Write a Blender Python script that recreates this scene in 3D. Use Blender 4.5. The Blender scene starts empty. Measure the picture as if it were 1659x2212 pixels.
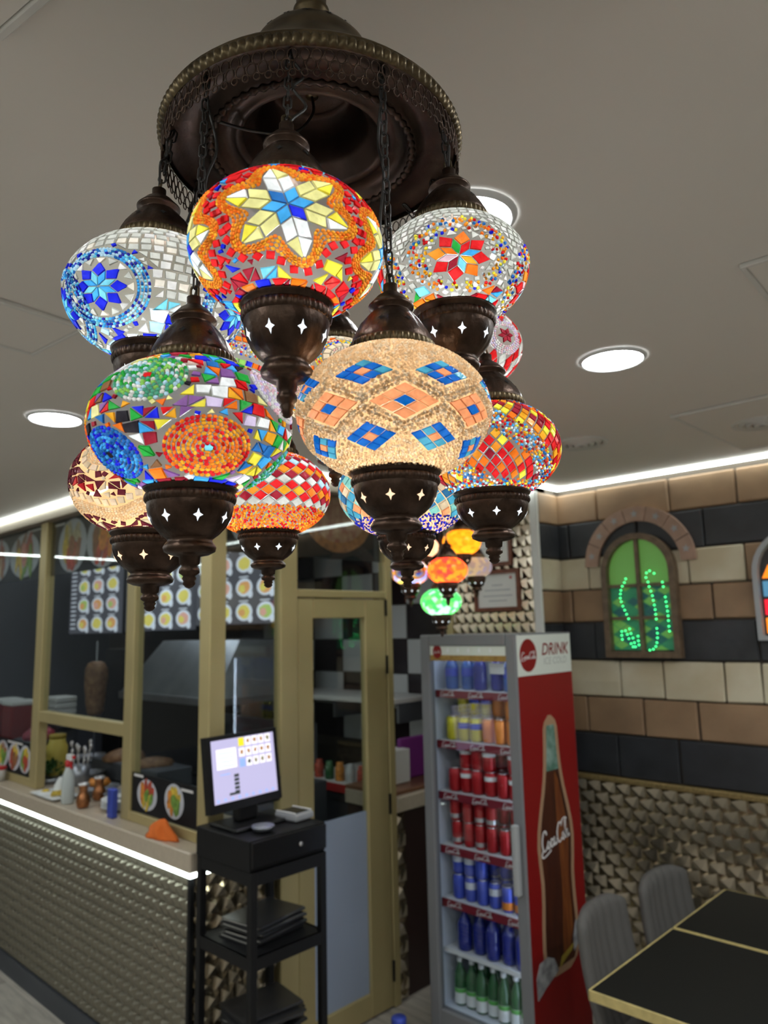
import bpy, bmesh, math, random
import numpy as np
from mathutils import Vector, Matrix, Quaternion
from math import sin, cos, pi, radians, sqrt, atan2
random.seed(7)
S = bpy.context.scene
COL = S.collection

# ------------------------------------------------------------------ camera
CAM = Vector((0, 0, 1.8))
cd = bpy.data.cameras.new('camera'); cam = bpy.data.objects.new('camera', cd); COL.objects.link(cam)
F = 1590.0
cd.sensor_fit = 'VERTICAL'; cd.sensor_height = 36.0; cd.lens = F / 2212 * 36.0
cd.clip_start = 0.02
_p, _r = radians(8.94), radians(1.3)
_U = Vector((-sin(_r) * cos(_p), cos(_r) * cos(_p), -sin(_p)))
_d = Vector((-845 - 829.5, -(1395 - 1106), -F)); _d -= _U * _d.dot(_U); _d.normalize()
_X = -_d; _Y = _U.cross(_X)
CR = Matrix((_X, _Y, _U))
cam.matrix_world = Matrix.Translation(CAM) @ CR.to_4x4()
cd.dof.use_dof = True; cd.dof.focus_distance = 0.70
cd.dof.aperture_fstop = (cd.lens / 1000) / 0.0034
S.camera = cam

# ------------------------------------------------------------------ world, exposure
w = bpy.data.worlds.new('world'); S.world = w; w.use_nodes = True
w.node_tree.nodes['Background'].inputs[0].default_value = (.5, .52, .55, 1)
w.node_tree.nodes['Background'].inputs[1].default_value = .05
vs = S.view_settings
vs.view_transform = 'Standard'; vs.look = 'None'; vs.gamma = 1.0; vs.use_curve_mapping = False
vs.exposure = 0.0
S.cycles.use_denoising = True
S.cycles.max_bounces = 8; S.cycles.diffuse_bounces = 3; S.cycles.glossy_bounces = 3
S.cycles.transmission_bounces = 4; S.cycles.transparent_max_bounces = 12
S.cycles.sample_clamp_indirect = 4.0
S.cycles.caustics_reflective = False; S.cycles.caustics_refractive = False
DOWN = 70.0      # radiance of the ceiling downlights
LED = 14.0        # radiance of the cove LED strips

# ------------------------------------------------------------------ materials
MATS = {}
def nt(name):
    m = bpy.data.materials.new(name); m.use_nodes = True
    MATS[name] = m
    return m, m.node_tree.nodes, m.node_tree.links
def pm(name, col, rough=.5, metal=0.0, noise=0, nscale=8, bump=0, bscale=40, spec=.5, col2=None, stretch=None, coat=0):
    m, n, l = nt(name)
    b = n['Principled BSDF']
    b.inputs['Base Color'].default_value = (*col, 1)
    b.inputs['Roughness'].default_value = rough; b.inputs['Metallic'].default_value = metal
    b.inputs['Specular IOR Level'].default_value = spec
    if coat: b.inputs['Coat Weight'].default_value = coat
    tc = n.new('ShaderNodeTexCoord'); src = tc.outputs['Object']
    if stretch:
        mp = n.new('ShaderNodeMapping'); mp.inputs['Scale'].default_value = stretch
        l.new(src, mp.inputs['Vector']); src = mp.outputs['Vector']
    if noise or col2:
        t = n.new('ShaderNodeTexNoise'); t.inputs['Scale'].default_value = nscale; t.inputs['Detail'].default_value = 5
        l.new(src, t.inputs['Vector'])
        r = n.new('ShaderNodeValToRGB')
        c2 = col2 if col2 else tuple(c * (1 - noise) for c in col)
        c1 = col if col2 else tuple(min(1, c * (1 + noise)) for c in col)
        r.color_ramp.elements[0].position = .32; r.color_ramp.elements[1].position = .68
        r.color_ramp.elements[0].color = (*c2, 1); r.color_ramp.elements[1].color = (*c1, 1)
        l.new(t.outputs['Fac'], r.inputs['Fac']); l.new(r.outputs['Color'], b.inputs['Base Color'])
    if bump:
        t2 = n.new('ShaderNodeTexNoise'); t2.inputs['Scale'].default_value = bscale; t2.inputs['Detail'].default_value = 3
        l.new(src, t2.inputs['Vector'])
        bp = n.new('ShaderNodeBump'); bp.inputs['Strength'].default_value = bump; bp.inputs['Distance'].default_value = .01
        l.new(t2.outputs['Fac'], bp.inputs['Height']); l.new(bp.outputs['Normal'], b.inputs['Normal'])
    return m
def em(name, col, st, base=None):
    m, n, l = nt(name)
    b = n['Principled BSDF']
    b.inputs['Base Color'].default_value = (*(base or col), 1)
    b.inputs['Emission Color'].default_value = (*col, 1); b.inputs['Emission Strength'].default_value = st
    return m
def glasspane(name, tint=(.9, .93, .92), refl=1.0):
    m, n, l = nt(name)
    n.remove(n['Principled BSDF']); out = n['Material Output']
    t = n.new('ShaderNodeBsdfTransparent'); t.inputs[0].default_value = (*tint, 1)
    g = n.new('ShaderNodeBsdfGlossy'); g.inputs['Roughness'].default_value = .015
    g.inputs['Color'].default_value = (refl, refl, refl, 1)
    lw = n.new('ShaderNodeLayerWeight'); lw.inputs['Blend'].default_value = .5
    pw = n.new('ShaderNodeMath'); pw.operation = 'POWER'; pw.inputs[1].default_value = 5.0; l.new(lw.outputs['Facing'], pw.inputs[0])
    fr = n.new('ShaderNodeMath'); fr.operation = 'MULTIPLY_ADD'; fr.inputs[1].default_value = .9; fr.inputs[2].default_value = .04; l.new(pw.outputs[0], fr.inputs[0])
    mx = n.new('ShaderNodeMixShader')
    l.new(fr.outputs[0], mx.inputs[0]); l.new(t.outputs[0], mx.inputs[1]); l.new(g.outputs[0], mx.inputs[2])
    l.new(mx.outputs[0], out.inputs[0])
    return m
def stained(name, col, gloss=.12, tw=.78, bump=.25, bs=260, vor=False):
    """coloured glass lit from behind: light passes through it and takes its colour"""
    m, n, l = nt(name)
    b = n['Principled BSDF']; out = n['Material Output']
    b.inputs['Base Color'].default_value = (*[c * .75 for c in col], 1); b.inputs['Roughness'].default_value = gloss
    t = n.new('ShaderNodeBsdfTranslucent'); t.inputs[0].default_value = (*col, 1)
    tc = n.new('ShaderNodeTexCoord')
    nz = n.new('ShaderNodeTexNoise'); nz.inputs['Scale'].default_value = bs; nz.inputs['Detail'].default_value = 2
    l.new(tc.outputs['Object'], nz.inputs['Vector'])
    bp = n.new('ShaderNodeBump'); bp.inputs['Strength'].default_value = bump; bp.inputs['Distance'].default_value = .002
    l.new(nz.outputs['Fac'], bp.inputs['Height']); l.new(bp.outputs['Normal'], b.inputs['Normal']); l.new(bp.outputs['Normal'], t.inputs['Normal'])
    # glass is uneven: streaks of stronger and weaker colour
    rp = n.new('ShaderNodeValToRGB')
    rp.color_ramp.elements[0].position = .3; rp.color_ramp.elements[1].position = .75
    rp.color_ramp.elements[0].color = (*[c * .72 for c in col], 1); rp.color_ramp.elements[1].color = (*[min(1, c * 1.1 + .02) for c in col], 1)
    nz2 = n.new('ShaderNodeTexNoise'); nz2.inputs['Scale'].default_value = 90; l.new(tc.outputs['Object'], nz2.inputs['Vector'])
    l.new(nz2.outputs['Fac'], rp.inputs['Fac']); l.new(rp.outputs['Color'], t.inputs[0])
    mx = n.new('ShaderNodeMixShader'); mx.inputs[0].default_value = 1 - tw
    l.new(t.outputs[0], mx.inputs[1]); l.new(b.outputs[0], mx.inputs[2]); l.new(mx.outputs[0], out.inputs[0])
    return m
def shellmat(name, col, transp=.3, base=(.16, .145, .125)):
    m, n, l = nt(name)
    b = n['Principled BSDF']; out = n['Material Output']
    b.inputs['Base Color'].default_value = (*base, 1); b.inputs['Roughness'].default_value = .45
    t = n.new('ShaderNodeBsdfTranslucent'); t.inputs[0].default_value = (*col, 1)
    tr = n.new('ShaderNodeBsdfTransparent'); tr.inputs[0].default_value = (1, 1, 1, 1)
    m1 = n.new('ShaderNodeMixShader'); m1.inputs[0].default_value = .5
    l.new(t.outputs[0], m1.inputs[1]); l.new(b.outputs[0], m1.inputs[2])
    m2 = n.new('ShaderNodeMixShader'); m2.inputs[0].default_value = transp
    l.new(m1.outputs[0], m2.inputs[1]); l.new(tr.outputs[0], m2.inputs[2]); l.new(m2.outputs[0], out.inputs[0])
    return m
G = {}
for k, c in dict(red=(.75, .012, .015), dred=(.34, .012, .03), orange=(.95, .2, .01), dorange=(.85, .3, .02), amber=(.9, .42, .02), yellow=(.92, .78, .06),
                 pyellow=(.85, .8, .32), white=(.9, .93, .9), clear=(.62, .62, .56), lblue=(.06, .42, .85), cyan=(.22, .7, .85), teal=(.1, .5, .6),
                 blue=(.01, .02, .72), dblue=(.015, .02, .36), mblue=(.02, .17, .5), green=(.02, .4, .05), lgreen=(.3, .62, .12), jade=(.1, .42, .26),
                 purple=(.25, .1, .32), plum=(.09, .01, .035), black=(.02, .016, .022), pink=(.85, .55, .6), lilac=(.72, .6, .82), peach=(.9, .45, .27),
                 beige=(.82, .66, .46), cream=(.85, .78, .66), royal=(.0, .14, .8), brown=(.3, .14, .06), pale=(.5, .72, .85), bclear=(.8, .78, .74)).items():
    G[k] = stained('glass_' + k, c)

# ------------------------------------------------------------------ helpers
def link(name, me, mat=None, parent=None, smooth=False, loc=None):
    if mat is not None and not me.materials:
        if isinstance(mat, (list, tuple)):
            for mm in mat: me.materials.append(MATS[mm] if isinstance(mm, str) else mm)
        else:
            me.materials.append(MATS[mat] if isinstance(mat, str) else mat)
    if smooth:
        me.polygons.foreach_set('use_smooth', [True] * len(me.polygons))
    o = bpy.data.objects.new(name, me); COL.objects.link(o)
    if parent: o.parent = parent
    if loc is not None: o.location = loc
    return o
def tag(o, label=None, cat=None, group=None, kind=None):
    if label: o['label'] = label
    if cat: o['category'] = cat
    if group: o['group'] = group
    if kind: o['kind'] = kind
    return o
def empty(name, loc=(0, 0, 0), rz=0):
    o = bpy.data.objects.new(name, None); COL.objects.link(o)
    o.location = loc; o.rotation_euler = (0, 0, rz); o.empty_display_size = .05
    return o
def meshof(bm, name='mesh'):
    me = bpy.data.meshes.new(name); bm.normal_update(); bm.to_mesh(me); bm.free(); return me
def pyd(v, f, name='mesh'):
    me = bpy.data.meshes.new(name); me.from_pydata(v, [], f); me.update(); return me
def bxv(bm, x0, x1, y0, y1, z0, z1):
    v = [bm.verts.new(p) for p in ((x0, y0, z0), (x1, y0, z0), (x1, y1, z0), (x0, y1, z0), (x0, y0, z1), (x1, y0, z1), (x1, y1, z1), (x0, y1, z1))]
    fs = [bm.faces.new([v[i] for i in q]) for q in ((0, 3, 2, 1), (4, 5, 6, 7), (0, 1, 5, 4), (1, 2, 6, 5), (2, 3, 7, 6), (3, 0, 4, 7))]
    return v, fs
def box(name, mat, parent, x0, x1, y0, y1, z0, z1, bev=0, seg=1):
    bm = bmesh.new(); bxv(bm, min(x0, x1), max(x0, x1), min(y0, y1), max(y0, y1), min(z0, z1), max(z0, z1))
    if bev: bmesh.ops.bevel(bm, geom=list(bm.edges), offset=bev, segments=seg, affect='EDGES', profile=.5)
    return link(name, meshof(bm), mat, parent, smooth=False)
def lathe_data(prof, seg=32, mod=None, ang0=0):
    v, f = [], []
    for i, (r, z) in enumerate(prof):
        for j in range(seg):
            a = ang0 + 2 * pi * j / seg
            rr = r * (mod(i, a) if mod else 1)
            v.append((rr * cos(a), rr * sin(a), z))
    for i in range(len(prof) - 1):
        for j in range(seg):
            f.append((i * seg + j, i * seg + (j + 1) % seg, (i + 1) * seg + (j + 1) % seg, (i + 1) * seg + j))
    return v, f
def lathe(name, prof, mat, parent=None, seg=32, mod=None, loc=None, smooth=True, cap=True):
    v, f = lathe_data(prof, seg, mod)
    if cap and prof[0][0] > 1e-4: f.append(tuple(range(seg))[::-1])
    if cap and prof[-1][0] > 1e-4: f.append(tuple(range((len(prof) - 1) * seg, len(prof) * seg)))
    me = pyd(v, f)
    bm = bmesh.new(); bm.from_mesh(me); bmesh.ops.remove_doubles(bm, verts=bm.verts, dist=1e-6); bmesh.ops.recalc_face_normals(bm, faces=bm.faces); bm.to_mesh(me); bm.free()
    return link(name, me, mat, parent, smooth=smooth, loc=loc)
def spline(pts, n=8, closed=False):
    pts = [Vector(p) for p in pts]; out = []
    m = len(pts); rng = range(m if closed else m - 1)
    for i in rng:
        p0 = pts[(i - 1) % m] if closed or i > 0 else pts[0]
        p1, p2 = pts[i], pts[(i + 1) % m]
        p3 = pts[(i + 2) % m] if closed or i + 2 < m else pts[-1]
        for k in range(n):
            t = k / n
            out.append(.5 * ((2 * p1) + (p2 - p0) * t + (2 * p0 - 5 * p1 + 4 * p2 - p3) * t * t + (3 * p1 - p0 - 3 * p2 + p3) * t ** 3))
    if not closed: out.append(pts[-1])
    return out
def tube_data(pts, r, seg=6, closed=False, v=None, f=None):
    v = [] if v is None else v; f = [] if f is None else f
    b = len(v); n = len(pts); prev = None
    for i, p in enumerate(pts):
        p = Vector(p)
        a = Vector(pts[(i - 1) % n] if closed or i else pts[i]); c = Vector(pts[(i + 1) % n] if closed or i < n - 1 else pts[i])
        t = (c - a).normalized() if (c - a).length > 1e-9 else Vector((0, 0, 1))
        if prev is None:
            u = t.orthogonal().normalized()
        else:
            u = (prev - t * prev.dot(t)); u = u.normalized() if u.length > 1e-6 else t.orthogonal().normalized()
        prev = u; q = t.cross(u)
        rr = r(i / max(1, n - 1)) if callable(r) else r
        for j in range(seg):
            an = 2 * pi * j / seg
            v.append(tuple(p + (u * cos(an) + q * sin(an)) * rr))
    for i in range(n if closed else n - 1):
        i2 = (i + 1) % n
        for j in range(seg):
            f.append((b + i * seg + j, b + i * seg + (j + 1) % seg, b + i2 * seg + (j + 1) % seg, b + i2 * seg + j))
    if not closed:
        f.append(tuple(b + j for j in range(seg))[::-1]); f.append(tuple(b + (n - 1) * seg + j for j in range(seg)))
    return v, f
def tube(name, pts, r, mat, parent=None, seg=6, closed=False):
    v, f = tube_data(pts, r, seg, closed); return link(name, pyd(v, f), mat, parent, smooth=True)
def prism(name, poly, mat, parent, M, t=.002):
    """outline poly (2d) extruded by t, placed with matrix M (x,y in plane, z outward)"""
    n = len(poly)
    v = [tuple(M @ Vector((x, y, 0))) for x, y in poly] + [tuple(M @ Vector((x, y, t))) for x, y in poly]
    f = [tuple(range(n))[::-1], tuple(range(n, 2 * n))] + [(i, (i + 1) % n, n + (i + 1) % n, n + i) for i in range(n)]
    return link(name, pyd(v, f), mat, parent)
def ell(rx, ry, n=28, cx=0, cy=0, wob=0, rot=0):
    out = []
    for i in range(n):
        a = 2 * pi * i / n; k = 1 + (random.uniform(-wob, wob) if wob else 0)
        x, y = rx * k * cos(a), ry * k * sin(a)
        out.append((cx + x * cos(rot) - y * sin(rot), cy + x * sin(rot) + y * cos(rot)))
    return out
def plane_m(o, ux, uy):
    ux = Vector(ux).normalized(); uy = Vector(uy).normalized(); uz = ux.cross(uy)
    m = Matrix((ux, uy, uz)).transposed().to_4x4(); m.translation = Vector(o); return m
def copytree(o, parent=None):
    c = o.copy(); COL.objects.link(c); c.parent = parent
    for ch in list(o.children): copytree(ch, c)
    return c
_font = {}
def textmesh(body, size=1.0, shear=0.0, bold=0.0, extrude=0.0, align='LEFT'):
    key = (body, size, shear, bold, extrude, align)
    if key in _font: return _font[key]
    c = bpy.data.curves.new('lettering', 'FONT'); c.body = body; c.size = size; c.shear = shear; c.offset = bold; c.extrude = extrude
    c.align_x = align; c.resolution_u = 3
    o = bpy.data.objects.new('lettering_source', c); COL.objects.link(o)
    bpy.context.view_layer.update()
    me = bpy.data.meshes.new_from_object(o.evaluated_get(bpy.context.evaluated_depsgraph_get()))
    bpy.data.objects.remove(o); bpy.data.curves.remove(c)
    _font[key] = me
    return me
def text(name, body, M, mat, parent, size, **k):
    me = textmesh(body, size, **k).copy(); me.materials.clear(); me.materials.append(MATS[mat]); me.transform(M)
    return link(name, me, None, parent)
def ribbon_data(strokes, w):
    v, f = [], []
    for st in strokes:
        pts = spline([(x, y, 0) for x, y in st], 5); b = len(v)
        for i, p in enumerate(pts):
            a = pts[max(0, i - 1)]; c = pts[min(len(pts) - 1, i + 1)]
            t = (c - a).normalized(); nn = Vector((-t.y, t.x, 0))
            ww = w * (.55 + .75 * abs(t.y))
            v.append(p + nn * ww); v.append(p - nn * ww)
        for i in range(len(pts) - 1):
            f.append((b + 2 * i, b + 2 * i + 1, b + 2 * i + 3, b + 2 * i + 2))
    return v, f
def sh(st, dx): return [(x + dx, y) for x, y in st]
_C = [(1.0, .9), (.9, 1.12), (.62, 1.16), (.3, .8), (.2, .4), (.32, .06), (.62, 0), (1.0, .25)]
_o = [(1.24, .46), (1.06, .34), (1.04, .08), (1.2, 0), (1.38, .18), (1.36, .4), (1.24, .46), (1.46, .4)]
_c = [(1.86, .36), (1.74, .47), (1.56, .3), (1.58, .06), (1.74, 0), (1.94, .14)]
_a = [(2.3, .38), (2.14, .47), (2.0, .26), (2.04, .03), (2.18, .06), (2.32, .46), (2.3, .1), (2.42, .02), (2.52, .14)]
_l = [(1.5, .2), (1.72, .85), (1.74, 1.12), (1.62, 1.06), (1.56, .5), (1.58, .08), (1.7, 0), (1.82, .12)]
SCRIPT = [_C, _o, _c, _a, [(2.52, .3), (2.74, .33)], sh(_C, 2.5), sh(_o, 2.5), sh(_l, 2.5), sh(_a, 2.18),
          [(.24, .1), (-.02, -.18), (.2, -.34), (.8, -.3), (1.5, -.16)], [(3.5, .9), (3.7, 1.2), (4.1, 1.3), (4.5, 1.16)]]
def script_logo(name, M, mat, parent, width, w=.06):
    v, f = ribbon_data(SCRIPT, w); k = width / 4.8
    return link(name, pyd([tuple(M @ (p * k)) for p in v], f), mat, parent)

# ------------------------------------------------------------------ surface materials
pm('bronze', (.055, .033, .023), .36, .85, noise=.45, nscale=60, bump=.08, bscale=220)
pm('bronze_dark', (.040, .025, .019), .38, .8, noise=.4, nscale=25, bump=.05, bscale=120)
pm('brass_old', (.095, .070, .038), .38, .85, noise=.4, nscale=40)
pm('wire_black', (.02, .018, .016), .4, .3)
pm('hole_shade', (.004, .004, .004), .9)  # near-black star patches stand in for the shade inside pierced holes
em('cut_glow', (.85, .93, 1.0), 1.1); em('cut_glow_warm', (1.0, .72, .48), 1.0)  # emissive star patches on solid cups stand in for bulb light through holes

def facing(P, N): return (CAM - P).dot(N)
class Globe:
    def __init__(s, c, S_, lon0):
        s.c = Vector(c); s.a = S_ / 2; s.b = s.a * .70; s.tiles = []; s.beads = []; s.masks = []; s.lon0 = radians(lon0)
        s.latc = math.acos(min(.95, .0365 / s.a))
    def d(s, lon, lat): return Vector((cos(lat) * cos(lon), cos(lat) * sin(lon), sin(lat)))
    def dd(s, lon, lat): return s.d(radians(lon), radians(lat))
    def nrm(s, d): return Vector((d.x / s.a, d.y / s.a, d.z / s.b)).normalized()
    def pt(s, d, h=0): return Vector((s.a * d.x, s.a * d.y, s.b * d.z)) + s.nrm(d) * h
    def frame(s, n0):
        e1 = Vector((-n0.y, n0.x, 0)).normalized(); return e1, n0.cross(e1)
    def mp(s, n0, u, v):
        e1, e2 = s.frame(n0); r = sqrt(u * u + v * v)
        if r < 1e-6: return n0.copy()
        return n0 * cos(r) + (e1 * u + e2 * v) * (sin(r) / r)
    def masked(s, d): return any(m(d) for m in s.masks)
    def mask_disc(s, n0, r): s.masks.append(lambda d: d.angle(n0) < r)
    def tile(s, ds, col, gap=.93, h=.0013):
        n = len(ds); c = sum(ds, Vector()) / n; c.normalize()
        if abs(math.asin(max(-1, min(1, c.z)))) > s.latc + .06: return
        q = [(c + (x - c) * gap).normalized() for x in ds]
        q2 = [(c + (x - c) * gap * .9).normalized() for x in ds]
        s.tiles.append((c, [s.pt(x, -.0003) for x in q] + [s.pt(x, h) for x in q2], n, col))
    def quad2(s, n0, pts, col, gap=.93): s.tile([s.mp(n0, u, v) for u, v in pts], col, gap)
    def bead(s, d, col, t=None, L=.0016, W=.0012):
        if abs(math.asin(max(-1, min(1, d.z)))) > s.latc + .04: return
        s.beads.append((d, col, t, L, W))
    def gapfill(s, cols, sizes=(.062, .045, .032), lat0=-66, lat1=66, tri=.5):
        M_ = 6000; A = np.zeros((M_, 3)); Rd_ = np.zeros(M_); m = 0
        for c, v, n, col in s.tiles:
            A[m] = c; Rd_[m] = .80 * max((Vector((x.x / s.a, x.y / s.a, x.z / s.b)).normalized() - c).length for x in v[:n]); m += 1
        for d, *_ in s.beads:
            if m < M_ - 900: A[m] = d; Rd_[m] = .022; m += 1
        ga = pi * (3 - sqrt(5))
        for rc in sizes:
            n = int(4 * pi / (rc * rc * 1.2)); k_ = np.arange(n); z = 1 - 2 * (k_ + .5) / n; rr = np.sqrt(1 - z * z)
            D = np.stack([rr * np.cos(k_ * ga), rr * np.sin(k_ * ga), z], 1); la = np.degrees(np.arcsin(z))
            ok = (la > lat0) & (la < lat1)
            ok[ok] = ((D[ok] @ A[:m].T) < np.cos(np.minimum(Rd_[:m] + rc * .82, 1.5))[None, :]).all(1)
            m0 = m
            for i in np.nonzero(ok)[0]:
                d = Vector(D[i])
                if m >= M_ - 1 or s.masked(d): continue
                if m > m0 and (np.linalg.norm(A[m0:m] - D[i], axis=1) < Rd_[m0:m] + rc * .82).any(): continue
                a0 = random.uniform(0, 6.28); k = 3 if random.random() < tri else 4
                an = [a0 + 2 * pi * q / k + random.uniform(-.25, .25) for q in range(k)]; R_ = rc * (1.25 if k == 3 else 1.12)
                s.tile([s.mp(d, R_ * cos(t), R_ * sin(t)) for t in an], random.choice(cols), .98); A[m] = D[i]; Rd_[m] = rc * .9; m += 1
    # ---- fills
    def fill_quads(s, lat0, lat1, cell, cols, tri=.4, jit=.2, gap=.9, rowfn=None):
        rows = max(1, round(radians(lat1 - lat0) / cell)); dl = radians(lat1 - lat0) / rows
        for i in range(rows):
            la = radians(lat0) + i * dl; lm = la + dl / 2
            n = max(6, round(2 * pi * cos(lm) / cell)); dn = 2 * pi / n; off = random.random()
            for j in range(n):
                lo = (j + off) * dn
                J = lambda: random.uniform(-jit, jit)
                q = [s.d(lo + J() * dn * .5, la + J() * dl * .5), s.d(lo + dn + J() * dn * .5, la + J() * dl * .5), s.d(lo + dn + J() * dn * .5, la + dl + J() * dl * .5), s.d(lo + J() * dn * .5, la + dl + J() * dl * .5)]
                c = (q[0] + q[1] + q[2] + q[3]).normalized()
                if s.masked(c) or sum(s.masked(x) for x in q) > 1: continue
                if any(s.masked(x) for x in q):
                    q = [x for x in q if not s.masked(x)]
                    if len(q) == 3: s.tile(q, random.choice(cols), gap * .92)
                    continue
                if random.random() < tri:
                    if random.random() < .5: s.tile(q[:3], random.choice(cols), gap * .9); s.tile([q[2], q[3], q[0]], random.choice(cols), gap * .9)
                    else: s.tile([q[0], q[1], q[3]], random.choice(cols), gap * .9); s.tile([q[1], q[2], q[3]], random.choice(cols), gap * .9)
                else: s.tile(q, rowfn(i, j) if rowfn else random.choice(cols), gap)
    def lattice(s, lat0, lat1, n, rows, fn, gap=.9, twist=0):
        dl = radians(lat1 - lat0) / rows; dn = 2 * pi / n
        for i in range(rows + 1):
            la = radians(lat0) + i * dl
            for j in range(n):
                lo = s.lon0 + (j + (.5 if i % 2 else 0)) * dn + twist * la
                c = s.d(lo, la)
                if s.masked(c): continue
                col = fn(i, j)
                if col is None: continue
                s.tile([s.d(lo, la - dl), s.d(lo + dn / 2 + 0, la), s.d(lo, la + dl), s.d(lo - dn / 2, la)], col, gap)
    def scatter(s, cols, sp=.0032, lat0=-70, lat1=70, L=.0016, W=.0013, mask=None, jit=.35, keep=1.0):
        area = 4 * pi * s.a * s.a * .8; n = int(area / (sp * sp))
        ga = pi * (3 - sqrt(5))
        for i in range(n):
            z = 1 - 2 * (i + .5) / n
            lat = math.asin(z) + random.uniform(-jit, jit) * sp / s.a; lon = i * ga + random.uniform(-jit, jit) * sp / s.a
            if not radians(lat0) < lat < radians(lat1): continue
            if keep < 1 and random.random() > keep: continue
            d = s.d(lon, lat)
            if s.masked(d) or (mask and not mask(d)): continue
            c = cols(d) if callable(cols) else random.choice(cols)
            t = Vector((random.uniform(-1, 1), random.uniform(-1, 1), random.uniform(-1, 1)))
            s.bead(d, c, t, L * random.uniform(.85, 1.15), W)
    def ring(s, n0, rf, cols, L=.0017, W=.0012, sp=.0034):
        f = rf if callable(rf) else (lambda a: rf)
        a, ph = 0, random.random()
        while a < 2 * pi - .02:
            r = f(a + ph)
            u, v = r * cos(a + ph), r * sin(a + ph)
            d = s.mp(n0, u, v); r2 = f(a + ph + .03); d2 = s.mp(n0, r2 * cos(a + ph + .03), r2 * sin(a + ph + .03))
            s.bead(d, random.choice(cols), d2 - d, L * random.uniform(.9, 1.1), W)
            seg = (d2 - d).length * s.a / .03
            a += sp / max(seg, 1e-4)
    def spiral(s, n0, R, cols, step=.034, center=None, **k):
        r = .055 if center else .02
        if center:
            e = .045; s.quad2(n0, [(-e, -e), (e, -e), (e, e), (-e, e)], center)
        while r < R:
            s.ring(n0, r, cols, **k); r += step
        s.mask_disc(n0, R + .015)
    def path(s, ds, cols, sp=.0034, L=.0017, W=.0012):
        acc = 0
        for i in range(len(ds) - 1):
            p, q = ds[i], ds[i + 1]; ln = (s.pt(q) - s.pt(p)).length
            while acc < ln:
                d = p.lerp(q, acc / ln).normalized()
                s.bead(d, random.choice(cols), q - p, L * random.uniform(.88, 1.12), W); acc += sp
            acc -= ln
    def star(s, n0, K, r1, L, rot, cin, cout1, cout2, gap=.93):
        P = lambda r, a: Vector((r * cos(a), r * sin(a)))
        st = 2 * pi / K; r2 = 2 * r1 * cos(st / 2)
        for k in range(K):
            th = rot + k * st
            N0, N1, T = P(r1, th - st / 2), P(r1, th + st / 2), P(r2, th)
            s.quad2(n0, [(0, 0), tuple(N0), tuple(T), tuple(N1)], cin(k), gap)
            T2 = P(r2, th + st); O = P(r1 + L, th + st / 2); dv = (O - N1) * .48
            if cout1:
                s.quad2(n0, [tuple(N1), tuple(T), tuple(T + dv * .9), tuple(N1 + dv)], cout1(k), gap)
                s.quad2(n0, [tuple(N1), tuple(N1 + dv), tuple(T2 + dv * .9), tuple(T2)], cout1(k + 3), gap)
            if cout2:
                if cout1:
                    s.quad2(n0, [tuple(N1 + dv), tuple(T + dv * .95), tuple(O + (T - N1) * .12), tuple(O)], cout2(k), gap)
                    s.quad2(n0, [tuple(N1 + dv), tuple(O), tuple(O + (T2 - N1) * .12), tuple(T2 + dv * .95)], cout2(k + 1), gap)
                else: s.quad2(n0, [tuple(N1), tuple(T), tuple(O), tuple(T2)], cout2(k), gap)

# ---- hardware shared by all lamps
def prof_r(prof, z):
    for (r0, z0), (r1, z1) in zip(prof, prof[1:]):
        if min(z0, z1) <= z <= max(z0, z1) and abs(z1 - z0) > 1e-6:
            return r0 + (r1 - r0) * (z - z0) / (z1 - z0)
    return prof[0][0]
BOWL = [(.0372, -.0145), (.0372, -.018), (.0352, -.0255), (.031, -.0335), (.0255, -.0395), (.0205, -.0435)]
CUP = [(.0345, .003), (.0392, .0018), (.0408, .0004), (.0398, -.0022), (.0372, -.0045), (.0372, -.0142)] + BOWL + \
      [(.0188, -.0455), (.0212, -.0485), (.0228, -.0515), (.0218, -.055), (.0165, -.0578), (.0092, -.0592), (.0086, -.0655), (.0066, -.0672),
       (.0088, -.0702), (.0088, -.0732), (.0052, -.0760), (.0062, -.0780), (.0048, -.0805), (.0056, -.0825), (.0030, -.0855), (.0001, -.0865)]
BELL = [(.0372, .0105), (.0362, .0145), (.0325, .0215), (.0268, .0295), (.0205, .0365), (.0172, .0392)]
CAP = [(.0375, -.003), (.0398, -.001), (.0385, .0005), (.0372, .010)] + BELL + [(.0170, .0405), (.0206, .0425), (.0210, .0448), (.0180, .0478), (.0132, .0530), (.0092, .0555), (.0068, .0580), (.0068, .0645), (.0045, .0655), (.0001, .0656)]
def flute(lo, hi, prof):
    def m(i, a):
        z = prof[i][1]
        if lo <= z <= hi:
            w_ = sin(pi * (z - lo) / (hi - lo))
            return 1 - .055 * w_ * max(0, cos(8 * a)) ** 8
        return 1
    return m
def band_mesh(r, z, h, n=46, amp=.0026):
    v, f = [], []; seg = n * 4; k = 8
    for j in range(seg):
        a = 2 * pi * j / seg; b = .25 + .75 * abs(cos(n * a / 2)) ** .7
        for i in range(k):
            t = pi * i / (k - 1) - pi / 2
            v.append(((r + amp * b * cos(t)) * cos(a), (r + amp * b * cos(t)) * sin(a), z + h / 2 * sin(t)))
    for j in range(seg):
        for i in range(k - 1):
            f.append((j * k + i, (j + 1) % seg * k + i, (j + 1) % seg * k + i + 1, j * k + i + 1))
    return pyd(v, f)
def star_patch(prof, zc, ang, w_, h_, off, thin=.42):
    v = []; pts = []
    for k in range(8):
        a = k * pi / 4; r = 1 if k % 2 == 0 else thin
        pts.append((w_ * r * cos(a), h_ * r * sin(a)))
    pts.append((0, 0))
    for u, q in pts:
        z = zc + q; r = prof_r(prof, z) + off; v.append((r * cos(ang + u / r), r * sin(ang + u / r), z))
    return v, [(8, k, (k + 1) % 8) for k in range(8)]
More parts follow.
